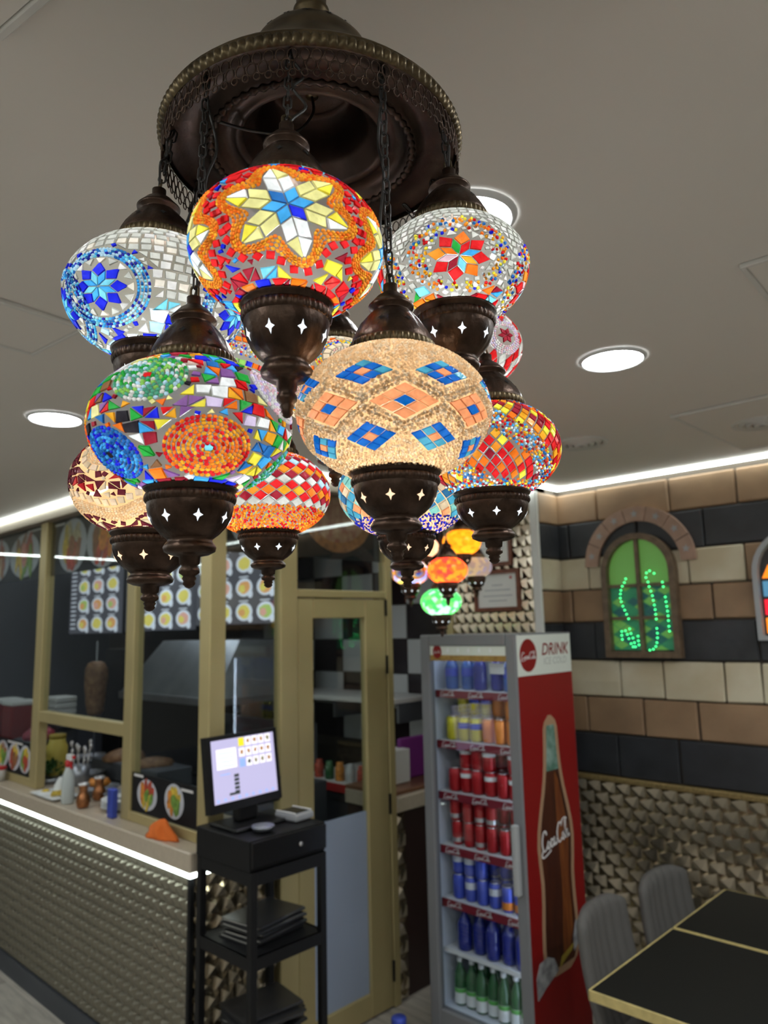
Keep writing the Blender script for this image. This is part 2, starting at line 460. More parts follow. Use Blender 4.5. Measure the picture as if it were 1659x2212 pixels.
_tmp = lathe('cup_source', CUP, 'bronze', None, 64, flute(-.0435, -.0145, CUP)); ME_CUP = _tmp.data; bpy.data.objects.remove(_tmp)
_tmp = lathe('cap_source', CAP, 'bronze', None, 64, flute(.0105, .0392, CAP)); ME_CAP = _tmp.data; bpy.data.objects.remove(_tmp)
ME_BAND = band_mesh(.0372, -.0092, .0085); ME_BAND.materials.append(MATS['bronze'])
ME_BAND2 = band_mesh(.0376, .0050, .0085); ME_BAND2.materials.append(MATS['brass_old'])
for me in (ME_BAND, ME_BAND2): me.polygons.foreach_set('use_smooth', [True] * len(me.polygons))
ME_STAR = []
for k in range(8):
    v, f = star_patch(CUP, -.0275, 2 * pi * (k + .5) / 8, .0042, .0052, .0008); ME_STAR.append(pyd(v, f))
ME_STARD = []
for k in range(8):
    v, f = star_patch(CAP, .0245, 2 * pi * (k + .5) / 8, .0036, .0036, .0007); me = pyd(v, f); me.materials.append(MATS['hole_shade']); ME_STARD.append(me)
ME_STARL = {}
for mn in ('cut_glow', 'cut_glow_warm'):
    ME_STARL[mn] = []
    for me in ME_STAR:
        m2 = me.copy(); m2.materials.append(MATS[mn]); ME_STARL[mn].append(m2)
lk = []
for k in range(20):
    a = 2 * pi * k / 20; x, z = .0032 * cos(a), .0032 * sin(a); z += .0038 if sin(a) > 0 else -.0038; lk.append((x, 0, z))
v, f = tube_data(lk, .00095, 6, True); ME_LINK = pyd(v, f); ME_LINK.materials.append(MATS['wire_black']); ME_LINK.polygons.foreach_set('use_smooth', [True] * len(ME_LINK.polygons))
lk = [(p[0] * 1.15, p[1], p[2] * 1.05) for p in lk]
v, f = tube_data(lk, .0012, 6, True); ME_HOOK = pyd(v, f); ME_HOOK.materials.append(MATS['brass_old']); ME_HOOK.polygons.foreach_set('use_smooth', [True] * len(ME_HOOK.polygons))

PLATE = Vector((-.5471, .4729, 2.302))
def finish_lamp(g, label, shell, energy, lcol, warm=False, plate=PLATE, max_parts=285, group='mosaic globe lamps of the near chandelier', chain=True, prad=.142, hw=(1, 1)):
    root = empty('mosaic_lamp', g.c); tag(root, label, 'lamp', group)
    prof = []
    for i in range(33):
        la = -g.latc + 2 * g.latc * i / 32; prof.append((g.a * cos(la), g.b * sin(la)))
    gl = lathe('globe', prof, shell, root, 56, cap=False)
    # glass tiles
    front, back = [], []
    for c, v, n, col in g.tiles:
        P = g.c + g.pt(c); fc = facing(P, g.nrm(c))
        ar = (v[n + 1] - v[n]).cross(v[n + 2] - v[n]).length
        (front if fc > -.01 else back).append((ar * max(.05, fc), v, n, col))
    front.sort(key=lambda t: -t[0]); back += front[max_parts:]; front = front[:max_parts]
    for _, v, n, col in front:
        f = [tuple(range(n, 2 * n))] + [(i, (i + 1) % n, n + (i + 1) % n, n + i) for i in range(n)]
        link('glass_tile', pyd([tuple(x) for x in v], f), G[col], gl)
    if back:
        V, Fc, mi, names = [], [], [], []
        for _, v, n, col in back:
            b = len(V); V += [tuple(x) for x in v]
            if col not in names: names.append(col)
            for q in [tuple(range(n, 2 * n))] + [(i, (i + 1) % n, n + (i + 1) % n, n + i) for i in range(n)]:
                Fc.append(tuple(b + x for x in q)); mi.append(names.index(col))
        me = pyd(V, Fc); [me.materials.append(G[c]) for c in names]; me.polygons.foreach_set('material_index', mi)
        tag(link('small_mosaic', me, None, gl), kind='stuff')
    if g.beads:
        V, Fc, mi, names = [], [], [], []
        for d, col, t, L, W in g.beads:
            n = g.nrm(d); P = g.pt(d, .0002)
            t = Vector((-d.y, d.x, 0)) if t is None else t
            u = t - n * t.dot(n)
            u = u.normalized() if u.length > 1e-6 else n.orthogonal().normalized()
            q = n.cross(u); b = len(V)
            for hh, k in ((0, 1), (.75, .78)):
                for j in range(6):
                    an = pi / 3 * j; V.append(tuple(P + u * (cos(an) * L * k) + q * (sin(an) * W * k) + n * (hh * W * 1.1)))
            V.append(tuple(P + n * W * 1.2))
            if col not in names: names.append(col)
            m_ = names.index(col)
            for j in range(6):
                Fc.append((b + j, b + (j + 1) % 6, b + 6 + (j + 1) % 6, b + 6 + j)); Fc.append((b + 6 + j, b + 6 + (j + 1) % 6, b + 12)); mi += [m_, m_]
        me = pyd(V, Fc); [me.materials.append(G[c]) for c in names]; me.polygons.foreach_set('material_index', mi)
        tag(link('glass_beads', me, None, gl, smooth=True), kind='stuff')
    zt = g.b * sin(g.latc)
    cup = link('finial_cup', ME_CUP, None, root, loc=(0, 0, -zt)); link('beaded_band', ME_BAND, None, cup)
    for me in ME_STARL['cut_glow_warm' if warm else 'cut_glow']: link('star_cut_patch', me, None, cup)
    cup.rotation_euler.z = random.uniform(0, .7); cup.scale = (hw[0], hw[0], hw[1])
    cap = link('cap', ME_CAP, None, root, loc=(0, 0, zt)); link('beaded_band', ME_BAND2, None, cap)
    for me in ME_STARD: link('star_cut_patch', me, None, cap)
    cap.rotation_euler.z = random.uniform(0, .7); cap.scale = (hw[0], hw[0], 1)
    ld = bpy.data.lights.new('bulb_light', 'POINT'); ld.energy = energy; ld.color = lcol; ld.shadow_soft_size = .016
    lo = bpy.data.objects.new('bulb_light', ld); COL.objects.link(lo); lo.parent = root; lo.location = (0, 0, -.12 * g.b)
    if chain:
        top = Vector((0, 0, zt + .064)); off = Vector((g.c.x - plate.x, g.c.y - plate.y, 0))
        if off.length > prad: off = off.normalized() * prad
        end = plate + off + Vector((0, 0, .004)) - g.c
        dv = end - top; L = dv.length; n = max(2, int(L / .0118)); dirv = dv.normalized()
        q = Vector((0, 0, 1)).rotation_difference(dirv); a0 = random.uniform(0, 3)
        for i in range(n + 1):
            o = link('hook' if i == 0 else 'chain_link', ME_HOOK if i == 0 else ME_LINK, None, root)
            o.rotation_mode = 'QUATERNION'; o.rotation_quaternion = q @ Quaternion((0, 0, 1), a0 + i * pi / 2)
            o.location = top + dirv * (L * (i + .35) / (n + 1)); sc = (L / (n + 1)) / .0118; o.scale = (1, 1, sc)
        sd = Vector((random.uniform(-1, 1), random.uniform(-1, 1), 0)).normalized()
        pts = [top, top + dv * .12 + sd * .006, top + dv * .3 + sd * .016, top + dv * .5 + sd * .004, top + dv * .68 + sd * .013, top + dv * .86 + sd * .003, end]
        tube('cord', spline(pts, 5), .0014, 'wire_black', root, 6)
    return root

# ------------------------------------------------------------------ room shell
FL = -.15; CE = 2.6; YW = 3.877; XR = -2.276; YP = 3.63; XD = -2.886; YF = 1.867
pm('ceiling_paint', (.78, .74, .69), .75, bump=.03, bscale=30); pm('wall_plain', (.66, .63, .58), .8); pm('floor_wood', (.45, .41, .36), .45, noise=.25, nscale=4, stretch=(1, 12, 1))
pm('stone_brown', (.32, .20, .112), .62, noise=.0, nscale=5, col2=(.23, .142, .08), bump=.25, bscale=14)
pm('stone_cream', (.60, .54, .40), .6, nscale=5, col2=(.50, .42, .28), bump=.22, bscale=14)
pm('stone_black', (.028, .030, .036), .5, nscale=6, col2=(.016, .017, .02), bump=.3, bscale=14)
pm('mortar', (.07, .055, .042), .9)
pm('gold_alu', (.50, .41, .20), .42, .35, noise=.06, nscale=3)
pm('gold_trim', (.30, .215, .09), .4, .5, noise=.3, nscale=60)
pm('relief_metal', (.55, .49, .39), .24, 1.0)
pm('relief_front', (.27, .25, .20), .36, .8)
pm('steel', (.32, .34, .38), .38, .9, noise=.1, nscale=6); pm('steel_dull', (.10, .11, .13), .5, .6)
pm('black_metal', (.007, .007, .008), .5, 0, spec=.25); pm('black_gloss', (.007, .007, .008), .3, spec=.3); pm('black_board', (.010, .010, .012), .5, spec=.2)
pm('beige_stone', (.52, .44, .34), .3, noise=.06, nscale=40); pm('white_plastic', (.75, .77, .78), .4); pm('grey_plastic', (.33, .34, .35), .4); pm('white_trim', (.7, .69, .66), .5)
pm('tile_white', (.55, .56, .56), .2); pm('tile_dark', (.025, .018, .02), .15); pm('paper', (.75, .74, .7), .7); pm('ink', (.06, .06, .07), .7); pm('red_print', (.45, .02, .02), .5)
em('downlight_on', (.93, .98, 1.0), DOWN * 1.3); em('kitchen_light_on', (.85, .93, 1.0), DOWN * .8); em('led_on', (.90, 1.0, .97), LED); em('led_counter', (.86, 1.0, .95), LED * .8)
glasspane('clear_glass'); glasspane('fridge_glass', (.93, .95, .97))

def struct(o): o['kind'] = 'structure'; return o
struct(box('floor', 'floor_wood', None, -8.2, 3.2, -1.6, 4.2, FL - .1, FL))
flr = bpy.data.objects['floor']
pm('plank_a', (.36, .33, .29), .42, noise=.2, nscale=3, stretch=(2, 14, 1)); pm('plank_b', (.30, .27, .235), .42, noise=.2, nscale=3, stretch=(2, 14, 1))
for i in range(6):
    for j in range(4):
        x0 = -6.1 + j * .9 + (i % 2) * .45; y0 = .62 + i * .19
        box('floor_plank', ('plank_a', 'plank_b')[(i + j) % 2], flr, x0 + .003, x0 + .897, y0 + .003, y0 + .187, FL, FL + .006, .002)
struct(box('ceiling', 'ceiling_paint', None, -8.2, 3.2, -1.6, 4.2, CE, CE + .1))
wb = struct(box('wall_back', 'mortar', None, XR - .005, 3.0, YW, YW + .12, FL, CE))
struct(box('wall_right', 'wall_plain', None, 3.0, 3.12, -1.5, YW + .12, FL, CE))
struct(box('wall_front', 'wall_plain', None, -8.1, 3.12, -1.5, -1.38, FL, CE))
pm('kitchen_dark', (.11, .12, .15), .5)
struct(box('wall_left', 'kitchen_dark', None, -8.12, -8.0, -1.5, 4.0, FL, CE))
wr = struct(box('wall_return', 'mortar', None, XR - .12, XR, YP + .01, YW + .1, FL, CE))
wp = struct(box('wall_pillar', 'mortar', None, XD - .02, XR, YP, YP + .12, FL, CE))
wk = struct(box('wall_kitchen', 'mortar', None, -8.1, XD - .02, YW, YW + .12, FL, CE))

# painted stone blocks, every one proud of the mortar
ZC = [2.56, 2.377, 2.175, 1.989, 1.804, 1.595, 1.395, 1.198, .975]
RM = ['stone_brown', 'stone_black', 'stone_cream', 'stone_brown', 'stone_black', 'stone_cream', 'stone_brown', 'stone_black']
XJ = [[-2.005, -1.586, -1.243, -.85, -.45], [-2.197, -1.78, -1.419, -1.0, -.6], [-2.083, -1.80, -1.513, -1.232, -.9, -.5], [-2.199, -1.78, -1.406, -1.0, -.6],
      [-2.068, -1.64, -1.206, -.8, -.4], [-1.934, -1.69, -1.383, -1.209, -.8, -.45], [-2.142, -1.815, -1.528, -1.15, -.7], [-1.976, -1.641, -1.2, -.75]]
def stone(x0, x1, z0, z1, mat):
    bm = bmesh.new(); t = random.uniform(.016, .022)
    bxv(bm, x0 + .004, x1 - .004, YW - t, YW + .005, z0 + .004, z1 - .004)
    for v_ in bm.verts: v_.co.x += random.uniform(-.003, .003); v_.co.z += random.uniform(-.003, .003)
    bmesh.ops.bevel(bm, geom=list(bm.edges), offset=.006, segments=1, affect='EDGES')
    link('stone_block', meshof(bm), mat, wb)
for i in range(8):
    xs = [XR] + XJ[i] + [-.1, .35, .8, 1.3, 1.8, 2.3, 2.98]
    for x0, x1 in zip(xs, xs[1:]): stone(x0, x1, ZC[i + 1], ZC[i], RM[i] if not (i == 2 and x0 > -1.25 and x0 < -1.2) else 'stone_brown')
    bm = bmesh.new(); bxv(bm, XR - .005, XR + .018, YP + .015, YW - .02, ZC[i + 1] + .004, ZC[i] - .004); bmesh.ops.bevel(bm, geom=list(bm.edges), offset=.006, segments=1, affect='EDGES')
    link('stone_block', meshof(bm), RM[i], wr)
struct(box('trim_1', 'white_trim', None, XR - .03, XR + .02, YP - .012, YP + .012, FL, 2.56, .004))
tb = struct(box('trim_2', 'gold_trim', None, XR + .02, 2.98, YW - .045, YW, .945, .975, .006))

# embossed wedge relief: leaning pyramids in staggered rows
def relief(name, M, W, H, cw, chh, dep, mat, parent):
    v, f = [], []
    rows = int(H / chh) + 1; cols = int(W / cw) + 1
    for i in range(rows):
        z0 = H - (i + 1) * chh; z1 = z0 + chh
        if z1 < .01: break
        z0 = max(z0, 0)
        for j in range(-1, cols):
            x0 = (j + (.5 if i % 2 else 0)) * cw; x1 = x0 + cw
            x0 = max(0, x0); x1 = min(W, x1)
            if x1 - x0 < .01: continue
            b = len(v)
            for x, z, y in ((x0, z0, 0), (x1, z0, 0), (x1, z1, 0), (x0, z1, 0), (x0 + (x1 - x0) * .30, z0 + (z1 - z0) * .78, dep), (x0 + (x1 - x0) * .72, z0 + (z1 - z0) * .12, dep * .45)):
                v.append(tuple(M @ Vector((x, z, y))))
            f += [(b, b + 1, b + 5), (b + 1, b + 2, b + 5), (b + 2, b + 4, b + 5), (b + 2, b + 3, b + 4), (b + 3, b, b + 4), (b, b + 5, b + 4)]
    return tag(link(name, pyd(v, f), mat, parent), kind='stuff')
relief('relief_panel', plane_m((XR, YW - .001, FL), (1, 0, 0), (0, 0, 1)), 5.2, .945 - FL, .085, .062, .03, 'relief_metal', wb)
relief('relief_panel', plane_m((XD - .02, YP - .001, 1.3), (1, 0, 0), (0, 0, 1)), XR - XD, 2.56 - 1.3, .062, .062, .025, 'relief_metal', wp)

# cove LED strips
def led(name, x0, x1, y0, y1, label, z0=CE - .016, z1=CE - .003, mat='led_on'):
    return tag(box(name, mat, None, x0, x1, y0, y1, z0, z1), label, 'led strip')
led('led_strip', XR + .02, 2.95, YW - .045, YW - .02, 'white LED strip along the ceiling above the stone wall')
led('led_strip', XR + .02, XR + .045, YP + .0, YW - .046, 'short white LED strip on the ceiling in the stone corner')
led('led_strip', XD + .04, XR + .02, YP - .045, YP - .02, 'white LED strip on the ceiling above the framed certificates')
led('led_strip', XD + .04, XD + .062, 1.83, YP - .046, 'white LED strip along the ceiling above the kitchen door')
led('led_strip', -7.95, XD + .062, 1.812, 1.826, 'white LED strip along the ceiling above the serving counter')
led('led_strip', -7.9, 2.9, -1.36, -1.33, 'white LED strip along the ceiling of the wall behind the camera')
pm('cove_trim', (.30, .25, .19), .5)
led('led_strip', -7.62, -7.60, -1.3, 1.78, 'white LED strip across the ceiling at the far left end of the room')
struct(box('trim_3', 'cove_trim', None, -7.95, XD + .04, 1.835, 1.90, 2.515, CE, .004)); struct(box('trim_4', 'cove_trim', None, XD - .03, XD + .04, 1.90, YP, 2.515, CE, .004))

# downlights
def downlight(x, y, label, r=.086, on='downlight_on'):
    e = empty('downlight', (x, y, CE)); tag(e, label, 'downlight', 'ceiling downlights')
    lathe('lens', [(.0001, -.007), (r * .97, -.007), (r, -.004)], on, e, 40, cap=False)
    lathe('trim_ring', [(r, -.003), (r + .004, -.010), (r + .010, -.008), (r + .016, -.0005)], 'white_plastic', e, 40, cap=False)
downlight(-2.713, 1.074, 'round white downlight at the left near the serving counter')
downlight(-.981, 2.053, 'round white downlight on the open ceiling right of the lamps')
downlight(-.81, 1.10, 'round white downlight half hidden behind the upper right globe')
for x, y in ((.05, 3.2), (.05, 2.62), (.05, 2.05), (.15, 1.05), (1.0, 1.1), (1.0, 2.9), (-2.7, -.7), (-.8, -.7), (1.2, -.7), (-4.7, -.5), (-5.2, .7)): downlight(x, y, 'round white ceiling downlight behind or beside the camera, out of the picture, some added for light')  # unseen downlights nearest the stone wall are added to brighten it
for x, y in ((-3.7, 2.55), (-5.6, 2.75)): downlight(x, y, 'round white downlight on the kitchen ceiling behind the glass', .086, 'kitchen_light_on')

# vents, hatches
def vent(x, y, label):
    e = empty('ceiling_vent', (x, y, CE)); tag(e, label, 'vent', 'round ceiling vents')
    for k, r in enumerate((.11, .082, .055, .028)):
        lathe('vent_ring', [(r - .016, -.008 - .004 * k), (r, -.014 - .003 * k), (r + .006, -.006), (r + .004, -.0005)], 'white_trim', e, 36, cap=False)
    lathe('vent_core', [(.0001, -.016), (.018, -.018), (.02, -.001)], 'grey_plastic', e, 24, cap=False)
vent(-1.576, 2.928, 'round white ceiling vent left of the square hatch'); vent(-.90, 3.18, 'round white vent set in the square ceiling hatch')
def hatch(x, y, sx, sy, rz, label):
    e = empty('ceiling_hatch', (x, y, CE), rz); tag(e, label, 'hatch')
    box('hatch_panel', 'ceiling_paint', e, -sx, sx, -sy, sy, -.008, -.0005, .002)
    for (a, b, c, d) in ((-sx - .012, sx + .012, -sy - .012, -sy), (-sx - .012, sx + .012, sy, sy + .012), (-sx - .012, -sx, -sy, sy), (sx, sx + .012, -sy, sy)):
        box('hatch_edge', 'white_trim', e, a, b, c, d, -.012, -.0005, .002)
hatch(-.83, 3.22, .28, .40, 0, 'square ceiling hatch with a round vent near the stone wall')
hatch(-1.95, .665, .13, .10, .1, 'small square ceiling hatch above the left edge'); hatch(-.35, 1.86, .14, .14, .05, 'small square ceiling hatch at the right edge')
hatch(-.82, .185, .115, .115, .17, 'small square ceiling hatch at the upper left corner')

# ------------------------------------------------------------------ arched windows on the stone wall
pm('window_wood', (.13, .085, .05), .5, noise=.25, nscale=30); pm('arch_pink', (.36, .23, .17), .6, noise=.12, nscale=20); pm('lead', (.03, .03, .03), .5)
em('pane_green', (.12, .27, .05), .42, (.1, .3, .08)); em('pane_teal', (.02, .14, .07), .36, (.03, .2, .1)); em('pane_dark', (.01, .06, .06), .36, (.02, .1, .1)); em('led_green', (.06, 1.0, .28), 3.2)
em('glass_orange_lit', (1.0, .26, .01), 1.0); em('glass_red_lit', (.8, .01, .03), .9); em('glass_blue_lit', (.08, .25, .4), .7); em('glass_green_lit', (.08, .25, .05), .7); em('glass_yellow_lit', (.9, .6, .05), .9)
def arch_outline(hw, zs, n=16):       # half width, spring height above sill
    return [(-hw, 0), (hw, 0)] + [(hw * cos(t), zs + hw * sin(t)) for t in [pi * k / n for k in range(n + 1)]]
wx, wz, hw, zsp = -1.776, 1.612, .208, .46
M = plane_m((wx, YW - .018, wz), (1, 0, 0), (0, 0, 1))
wn = empty('arched_window', (0, 0, 0)); tag(wn, 'arched wooden window with green leaded glass set in the stone wall', 'window')
outer = arch_outline(hw, zsp); inner = arch_outline(hw - .034, zsp)
inner = [(x, z + (.034 if z < .001 else 0)) for x, z in inner]
def ringmesh(name, o, i, M, t, mat, parent):
    n = len(o); v = [tuple(M @ Vector((x, y, 0))) for x, y in o] + [tuple(M @ Vector((x, y, 0))) for x, y in i] + [tuple(M @ Vector((x, y, t))) for x, y in o] + [tuple(M @ Vector((x, y, t))) for x, y in i]
    f = []
    for k in range(n):
        q = (k + 1) % n
        f += [(2 * n + k, 2 * n + q, 3 * n + q, 3 * n + k), (k, q, 2 * n + q, 2 * n + k), (n + q, n + k, 3 * n + k, 3 * n + q)]
    return link(name, pyd(v, f), mat, parent)
ringmesh('window_frame', outer, inner, M, .05, 'window_wood', wn)
ih = hw - .034
prism('pane', [(-ih, .385), (ih, .385)] + [(ih * cos(t), zsp + ih * sin(t)) for t in [pi * k / 14 for k in range(15)]], 'pane_green', wn, M, .012)
# leaded diamond panes in the four lower lights
for (bx0, bx1, bz0, bz1) in ((-ih, -.004, .04, .205), (.004, ih, .04, .205), (-ih, -.004, .215, .38), (.004, ih, .215, .38)):
    prism('pane_back', [(bx0, bz0), (bx1, bz0), (bx1, bz1), (bx0, bz1)], 'pane_teal', wn, M, .006)
    nx, nz = 2, 3; dx, dz_ = (bx1 - bx0) / nx, (bz1 - bz0) / nz
    for i in range(nx * 2 + 1):
        for j in range(nz * 2 + 1):
            if (i + j) % 2: continue
            cx_, cz_ = bx0 + i * dx / 2, bz0 + j * dz_ / 2
            q = [(cx_ - dx / 2 + .003, cz_), (cx_, cz_ - dz_ / 2 + .003), (cx_ + dx / 2 - .003, cz_), (cx_, cz_ + dz_ / 2 - .003)]
            q = [(min(max(x, bx0), bx1), min(max(z, bz0), bz1)) for x, z in q]
            if len(set(q)) > 2: prism('diamond_pane', q, random.choice(['pane_teal', 'pane_dark', 'pane_green', 'pane_teal']), wn, M, .010)
box('mullion', 'window_wood', wn, wx - .010, wx + .010, YW - .055, YW - .02, wz + .03, wz + zsp + ih)
for z_ in (.21, .385): box('glazing_bar', 'window_wood', wn, wx - ih, wx + ih, YW - .052, YW - .02, wz + z_ - .009, wz + z_ + .009)
# pink voussoirs with a star on each
vs_e = empty('window_arch', (0, 0, 0)); tag(vs_e, 'arch of seven pink carved stones over the green window', 'arch')
MA = plane_m((wx, YW - .018, wz + .50), (1, 0, 0), (0, 0, 1))
for k in range(7):
    a0, a1 = pi * k / 7 + .008, pi * (k + 1) / 7 - .008
    poly = [(.315 * cos(a0 + (a1 - a0) * t / 4), .315 * sin(a0 + (a1 - a0) * t / 4)) for t in range(5)] + [(.235 * cos(a1 - (a1 - a0) * t / 4), .235 * sin(a1 - (a1 - a0) * t / 4)) for t in range(5)]
    vo = prism('arch_stone', poly, 'arch_pink', vs_e, MA, .022); am = (a0 + a1) / 2; cx_, cy_ = .275 * cos(am), .275 * sin(am)
    prism('star_carving', [(cx_ + (.022 if i % 2 == 0 else .009) * cos(i * pi / 5 + am), cy_ + (.022 if i % 2 == 0 else .009) * sin(i * pi / 5 + am)) for i in range(10)], 'grey_plastic', vo, MA, .0245)
# green LED reflection in the glass, built as glowing beads on a wire
ls = empty('led_glints', (0, 0, 0)); tag(ls, 'green LED dots reflected in the arched window, built as glowing beads', 'reflection')
dots = [(-.07, .55), (-.08, .53), (-.095, .51), (-.105, .488), (-.11, .468), (-.112, .445), (-.108, .425), (-.10, .40), (-.09, .378), (-.08, .355), (-.07, .33),
        (.06, .575), (.08, .585), (.105, .57), (.055, .55), (.065, .525), (.07, .50), (.078, .475), (.085, .45), (.088, .425), (.092, .40), (.095, .375), (.096, .35), (.097, .325),
        (.15, .52), (.153, .495), (.16, .44), (.162, .415), (.164, .39), (.166, .365), (.167, .34), (.167, .315), (.167, .285), (.168, .26),
        (.096, .275), (.097, .25), (.095, .225), (.09, .20), (.082, .18), (.066, .165), (.045, .16),
        (-.068, .275), (-.095, .265), (-.118, .262), (-.062, .25), (-.085, .245), (-.12, .24), (-.052, .225), (-.077, .222), (-.118, .218), (-.045, .20), (-.066, .195), (-.055, .178), (-.04, .178), (-.02, .235), (-.02, .21), (-.018, .188)]
bm = bmesh.new(); bmesh.ops.create_icosphere(bm, subdivisions=1, radius=.0052); ME_LED = meshof(bm); ME_LED.materials.append(MATS['led_green'])
for x, z in dots: link('led_glint', ME_LED, None, ls, loc=(wx + x * .92, YW - .062, wz + .02 + (z - .16) * .98 + .02))
tube('glint_wire', spline([(wx + dots[i][0] * .92, YW - .061, wz + .04 + (dots[i][1] - .16) * .98) for i in (0, 4, 8, 10)], 4), .0012, 'wire_black', ls)
# second window at the right edge: bright squares of glass
w2 = empty('arched_window', (0, 0, 0)); tag(w2, 'arched window of orange, blue and red glass at the right edge', 'window')
M2 = plane_m((-.985, YW - .018, 1.70), (1, 0, 0), (0, 0, 1)); o2 = arch_outline(.21, .32); i2 = [(x, z + (.022 if z < .001 else 0)) for x, z in arch_outline(.186, .32)]
ringmesh('window_frame', o2, i2, M2, .04, 'grey_plastic', w2)
cl = ['glass_orange_lit', 'glass_red_lit', 'glass_blue_lit', 'glass_orange_lit']
for r in range(4):
    for c in range(4):
        x0 = -.182 + c * .091; z0 = .026 + r * .088
        prism('pane', [(x0 + .008, z0 + .006), (x0 + .083, z0 + .006), (x0 + .083, z0 + .08), (x0 + .008, z0 + .08)] if r < 3 else [(x0 + .008, z0 + .006), (x0 + .083, z0 + .006), (x0 + (.083 if c > 0 else .07), z0 + .06), (x0 + (.04 if c == 0 else .008), z0 + .07)],
              [cl[r], ['glass_yellow_lit', 'glass_blue_lit', 'glass_red_lit', 'glass_green_lit'][(r + c) % 4]][c > 0], w2, M2, .012)
prism('pane', [(.12 * cos(t), .40 + .09 * sin(t)) for t in [pi * k / 10 for k in range(11)]], 'glass_green_lit', w2, M2, .012)
prism('backing', [(x * .99, z * .99 + .002) for x, z in i2], 'lead', w2, M2, .004)

# ------------------------------------------------------------------ framed certificates
def certificate(x0, x1, z0, z1, label, lines):
    e = empty('framed_certificate', (0, 0, 0)); tag(e, label, 'certificate')
    Mc = plane_m((x0, YP - .028, z0), (1, 0, 0), (0, 0, 1)); W, H = x1 - x0, z1 - z0
    o_ = [(0, 0), (W, 0), (W, H), (0, H)]; i_ = [(.022, .022), (W - .022, .022), (W - .022, H - .022), (.022, H - .022)]
    ringmesh('frame', o_, i_, Mc, .018, 'window_red', e); prism('sheet', i_, 'paper', e, Mc, .004)
    for (u0, u1, vv) in lines: prism('printed_line', [(W * u0, H * vv), (W * u1, H * vv), (W * u1, H * vv + .005), (W * u0, H * vv + .005)], 'ink_soft', e, Mc, .0046)
    prism('seal', ell(.009, .009, 12, W * .8, H * .8), 'red_print', e, Mc, .0047)
pm('window_red', (.16, .05, .025), .45, noise=.2, nscale=30); pm('ink_soft', (.35, .35, .37), .7)
certificate(-2.70, -2.375, 1.882, 2.122, 'framed certificate with short printed lines, lower one above the fridge', ((.38, .62, .62), (.22, .78, .5), (.18, .82, .36), (.3, .7, .24)))
certificate(-2.72, -2.42, 2.145, 2.50, 'framed certificate, upper one above the fridge behind the lamps', ((.2, .8, .8), (.2, .8, .7), (.2, .8, .6), (.2, .8, .5), (.2, .8, .4), (.2, .8, .3)))

# ------------------------------------------------------------------ the near chandelier
ch = empty('chandelier_canopy', (PLATE.x, PLATE.y, 2.6)); tag(ch, 'dark bronze chandelier canopy with domed top and hanging fringe on the ceiling', 'canopy')
dz = PLATE.z - 2.6
pl = lathe('canopy_dish', [(.1545, dz + .004), (.156, dz + .001), (.150, dz + .000), (.140, dz + .006), (.122, dz + .010), (.116, dz + .008), (.112, dz + .004), (.1085, dz + .001),
      (.104, dz + .002), (.100, dz + .008), (.096, dz + .013), (.086, dz + .016), (.082, dz + .013), (.077, dz + .011), (.073, dz + .016), (.068, dz + .024), (.062, dz + .030),
      (.059, dz + .034), (.057, dz + .050), (.053, dz + .064), (.046, dz + .076), (.040, dz + .080), (.036, dz + .078), (.028, dz + .088), (.012, dz + .096), (.0005, dz + .097)], 'bronze_dark', ch, 96, cap=False)
dome = lathe('canopy_dome', [(.1545, dz + .005), (.157, dz + .010), (.150, dz + .018), (.12, dz + .040), (.096, dz + .062), (.080, dz + .082), (.072, dz + .094), (.0665, dz + .104), (.0655, dz + .110), (.062, dz + .118), (.054, dz + .128), (.041, dz + .137), (.027, dz + .142),
      (.0210, dz + .144), (.0220, dz + .148), (.0185, dz + .152), (.0170, dz + .164), (.0200, dz + .168), (.0200, dz + .174), (.0165, dz + .179), (.018, dz + .26), (.03, -.006), (.03, -.001)], 'brass_old', ch, 72, cap=False)
DOMEP = [(.0655, dz + .110), (.062, dz + .118), (.054, dz + .128), (.041, dz + .137), (.027, dz + .142)]
for k in range(16):
    v, f = star_patch(DOMEP[::-1], dz + .125, 2 * pi * k / 16, .0062, .0062, .001, .4); link('star_cut_patch', pyd(v, f), 'hole_shade', dome)
rb = band_mesh(.1545, dz + .003, .013, 118, .0055); link('beaded_rim', rb, 'brass_old', ch, smooth=True)
# rope ring inside the dish
v, f = [], []
for j in range(360):
    a = 2 * pi * j / 360; r_ = .0042 * (.75 + .25 * cos(60 * a))
    for i in range(8):
        t = 2 * pi * i / 8; R_ = .1065 + r_ * cos(t); v.append((R_ * cos(a), R_ * sin(a), dz + .001 + r_ * sin(t)))
for j in range(360):
    for i in range(8): f.append((j * 8 + i, (j + 1) % 360 * 8 + i, (j + 1) % 360 * 8 + (i + 1) % 8, j * 8 + (i + 1) % 8))
link('rope_ring', pyd(v, f), 'bronze_dark', ch, smooth=True)
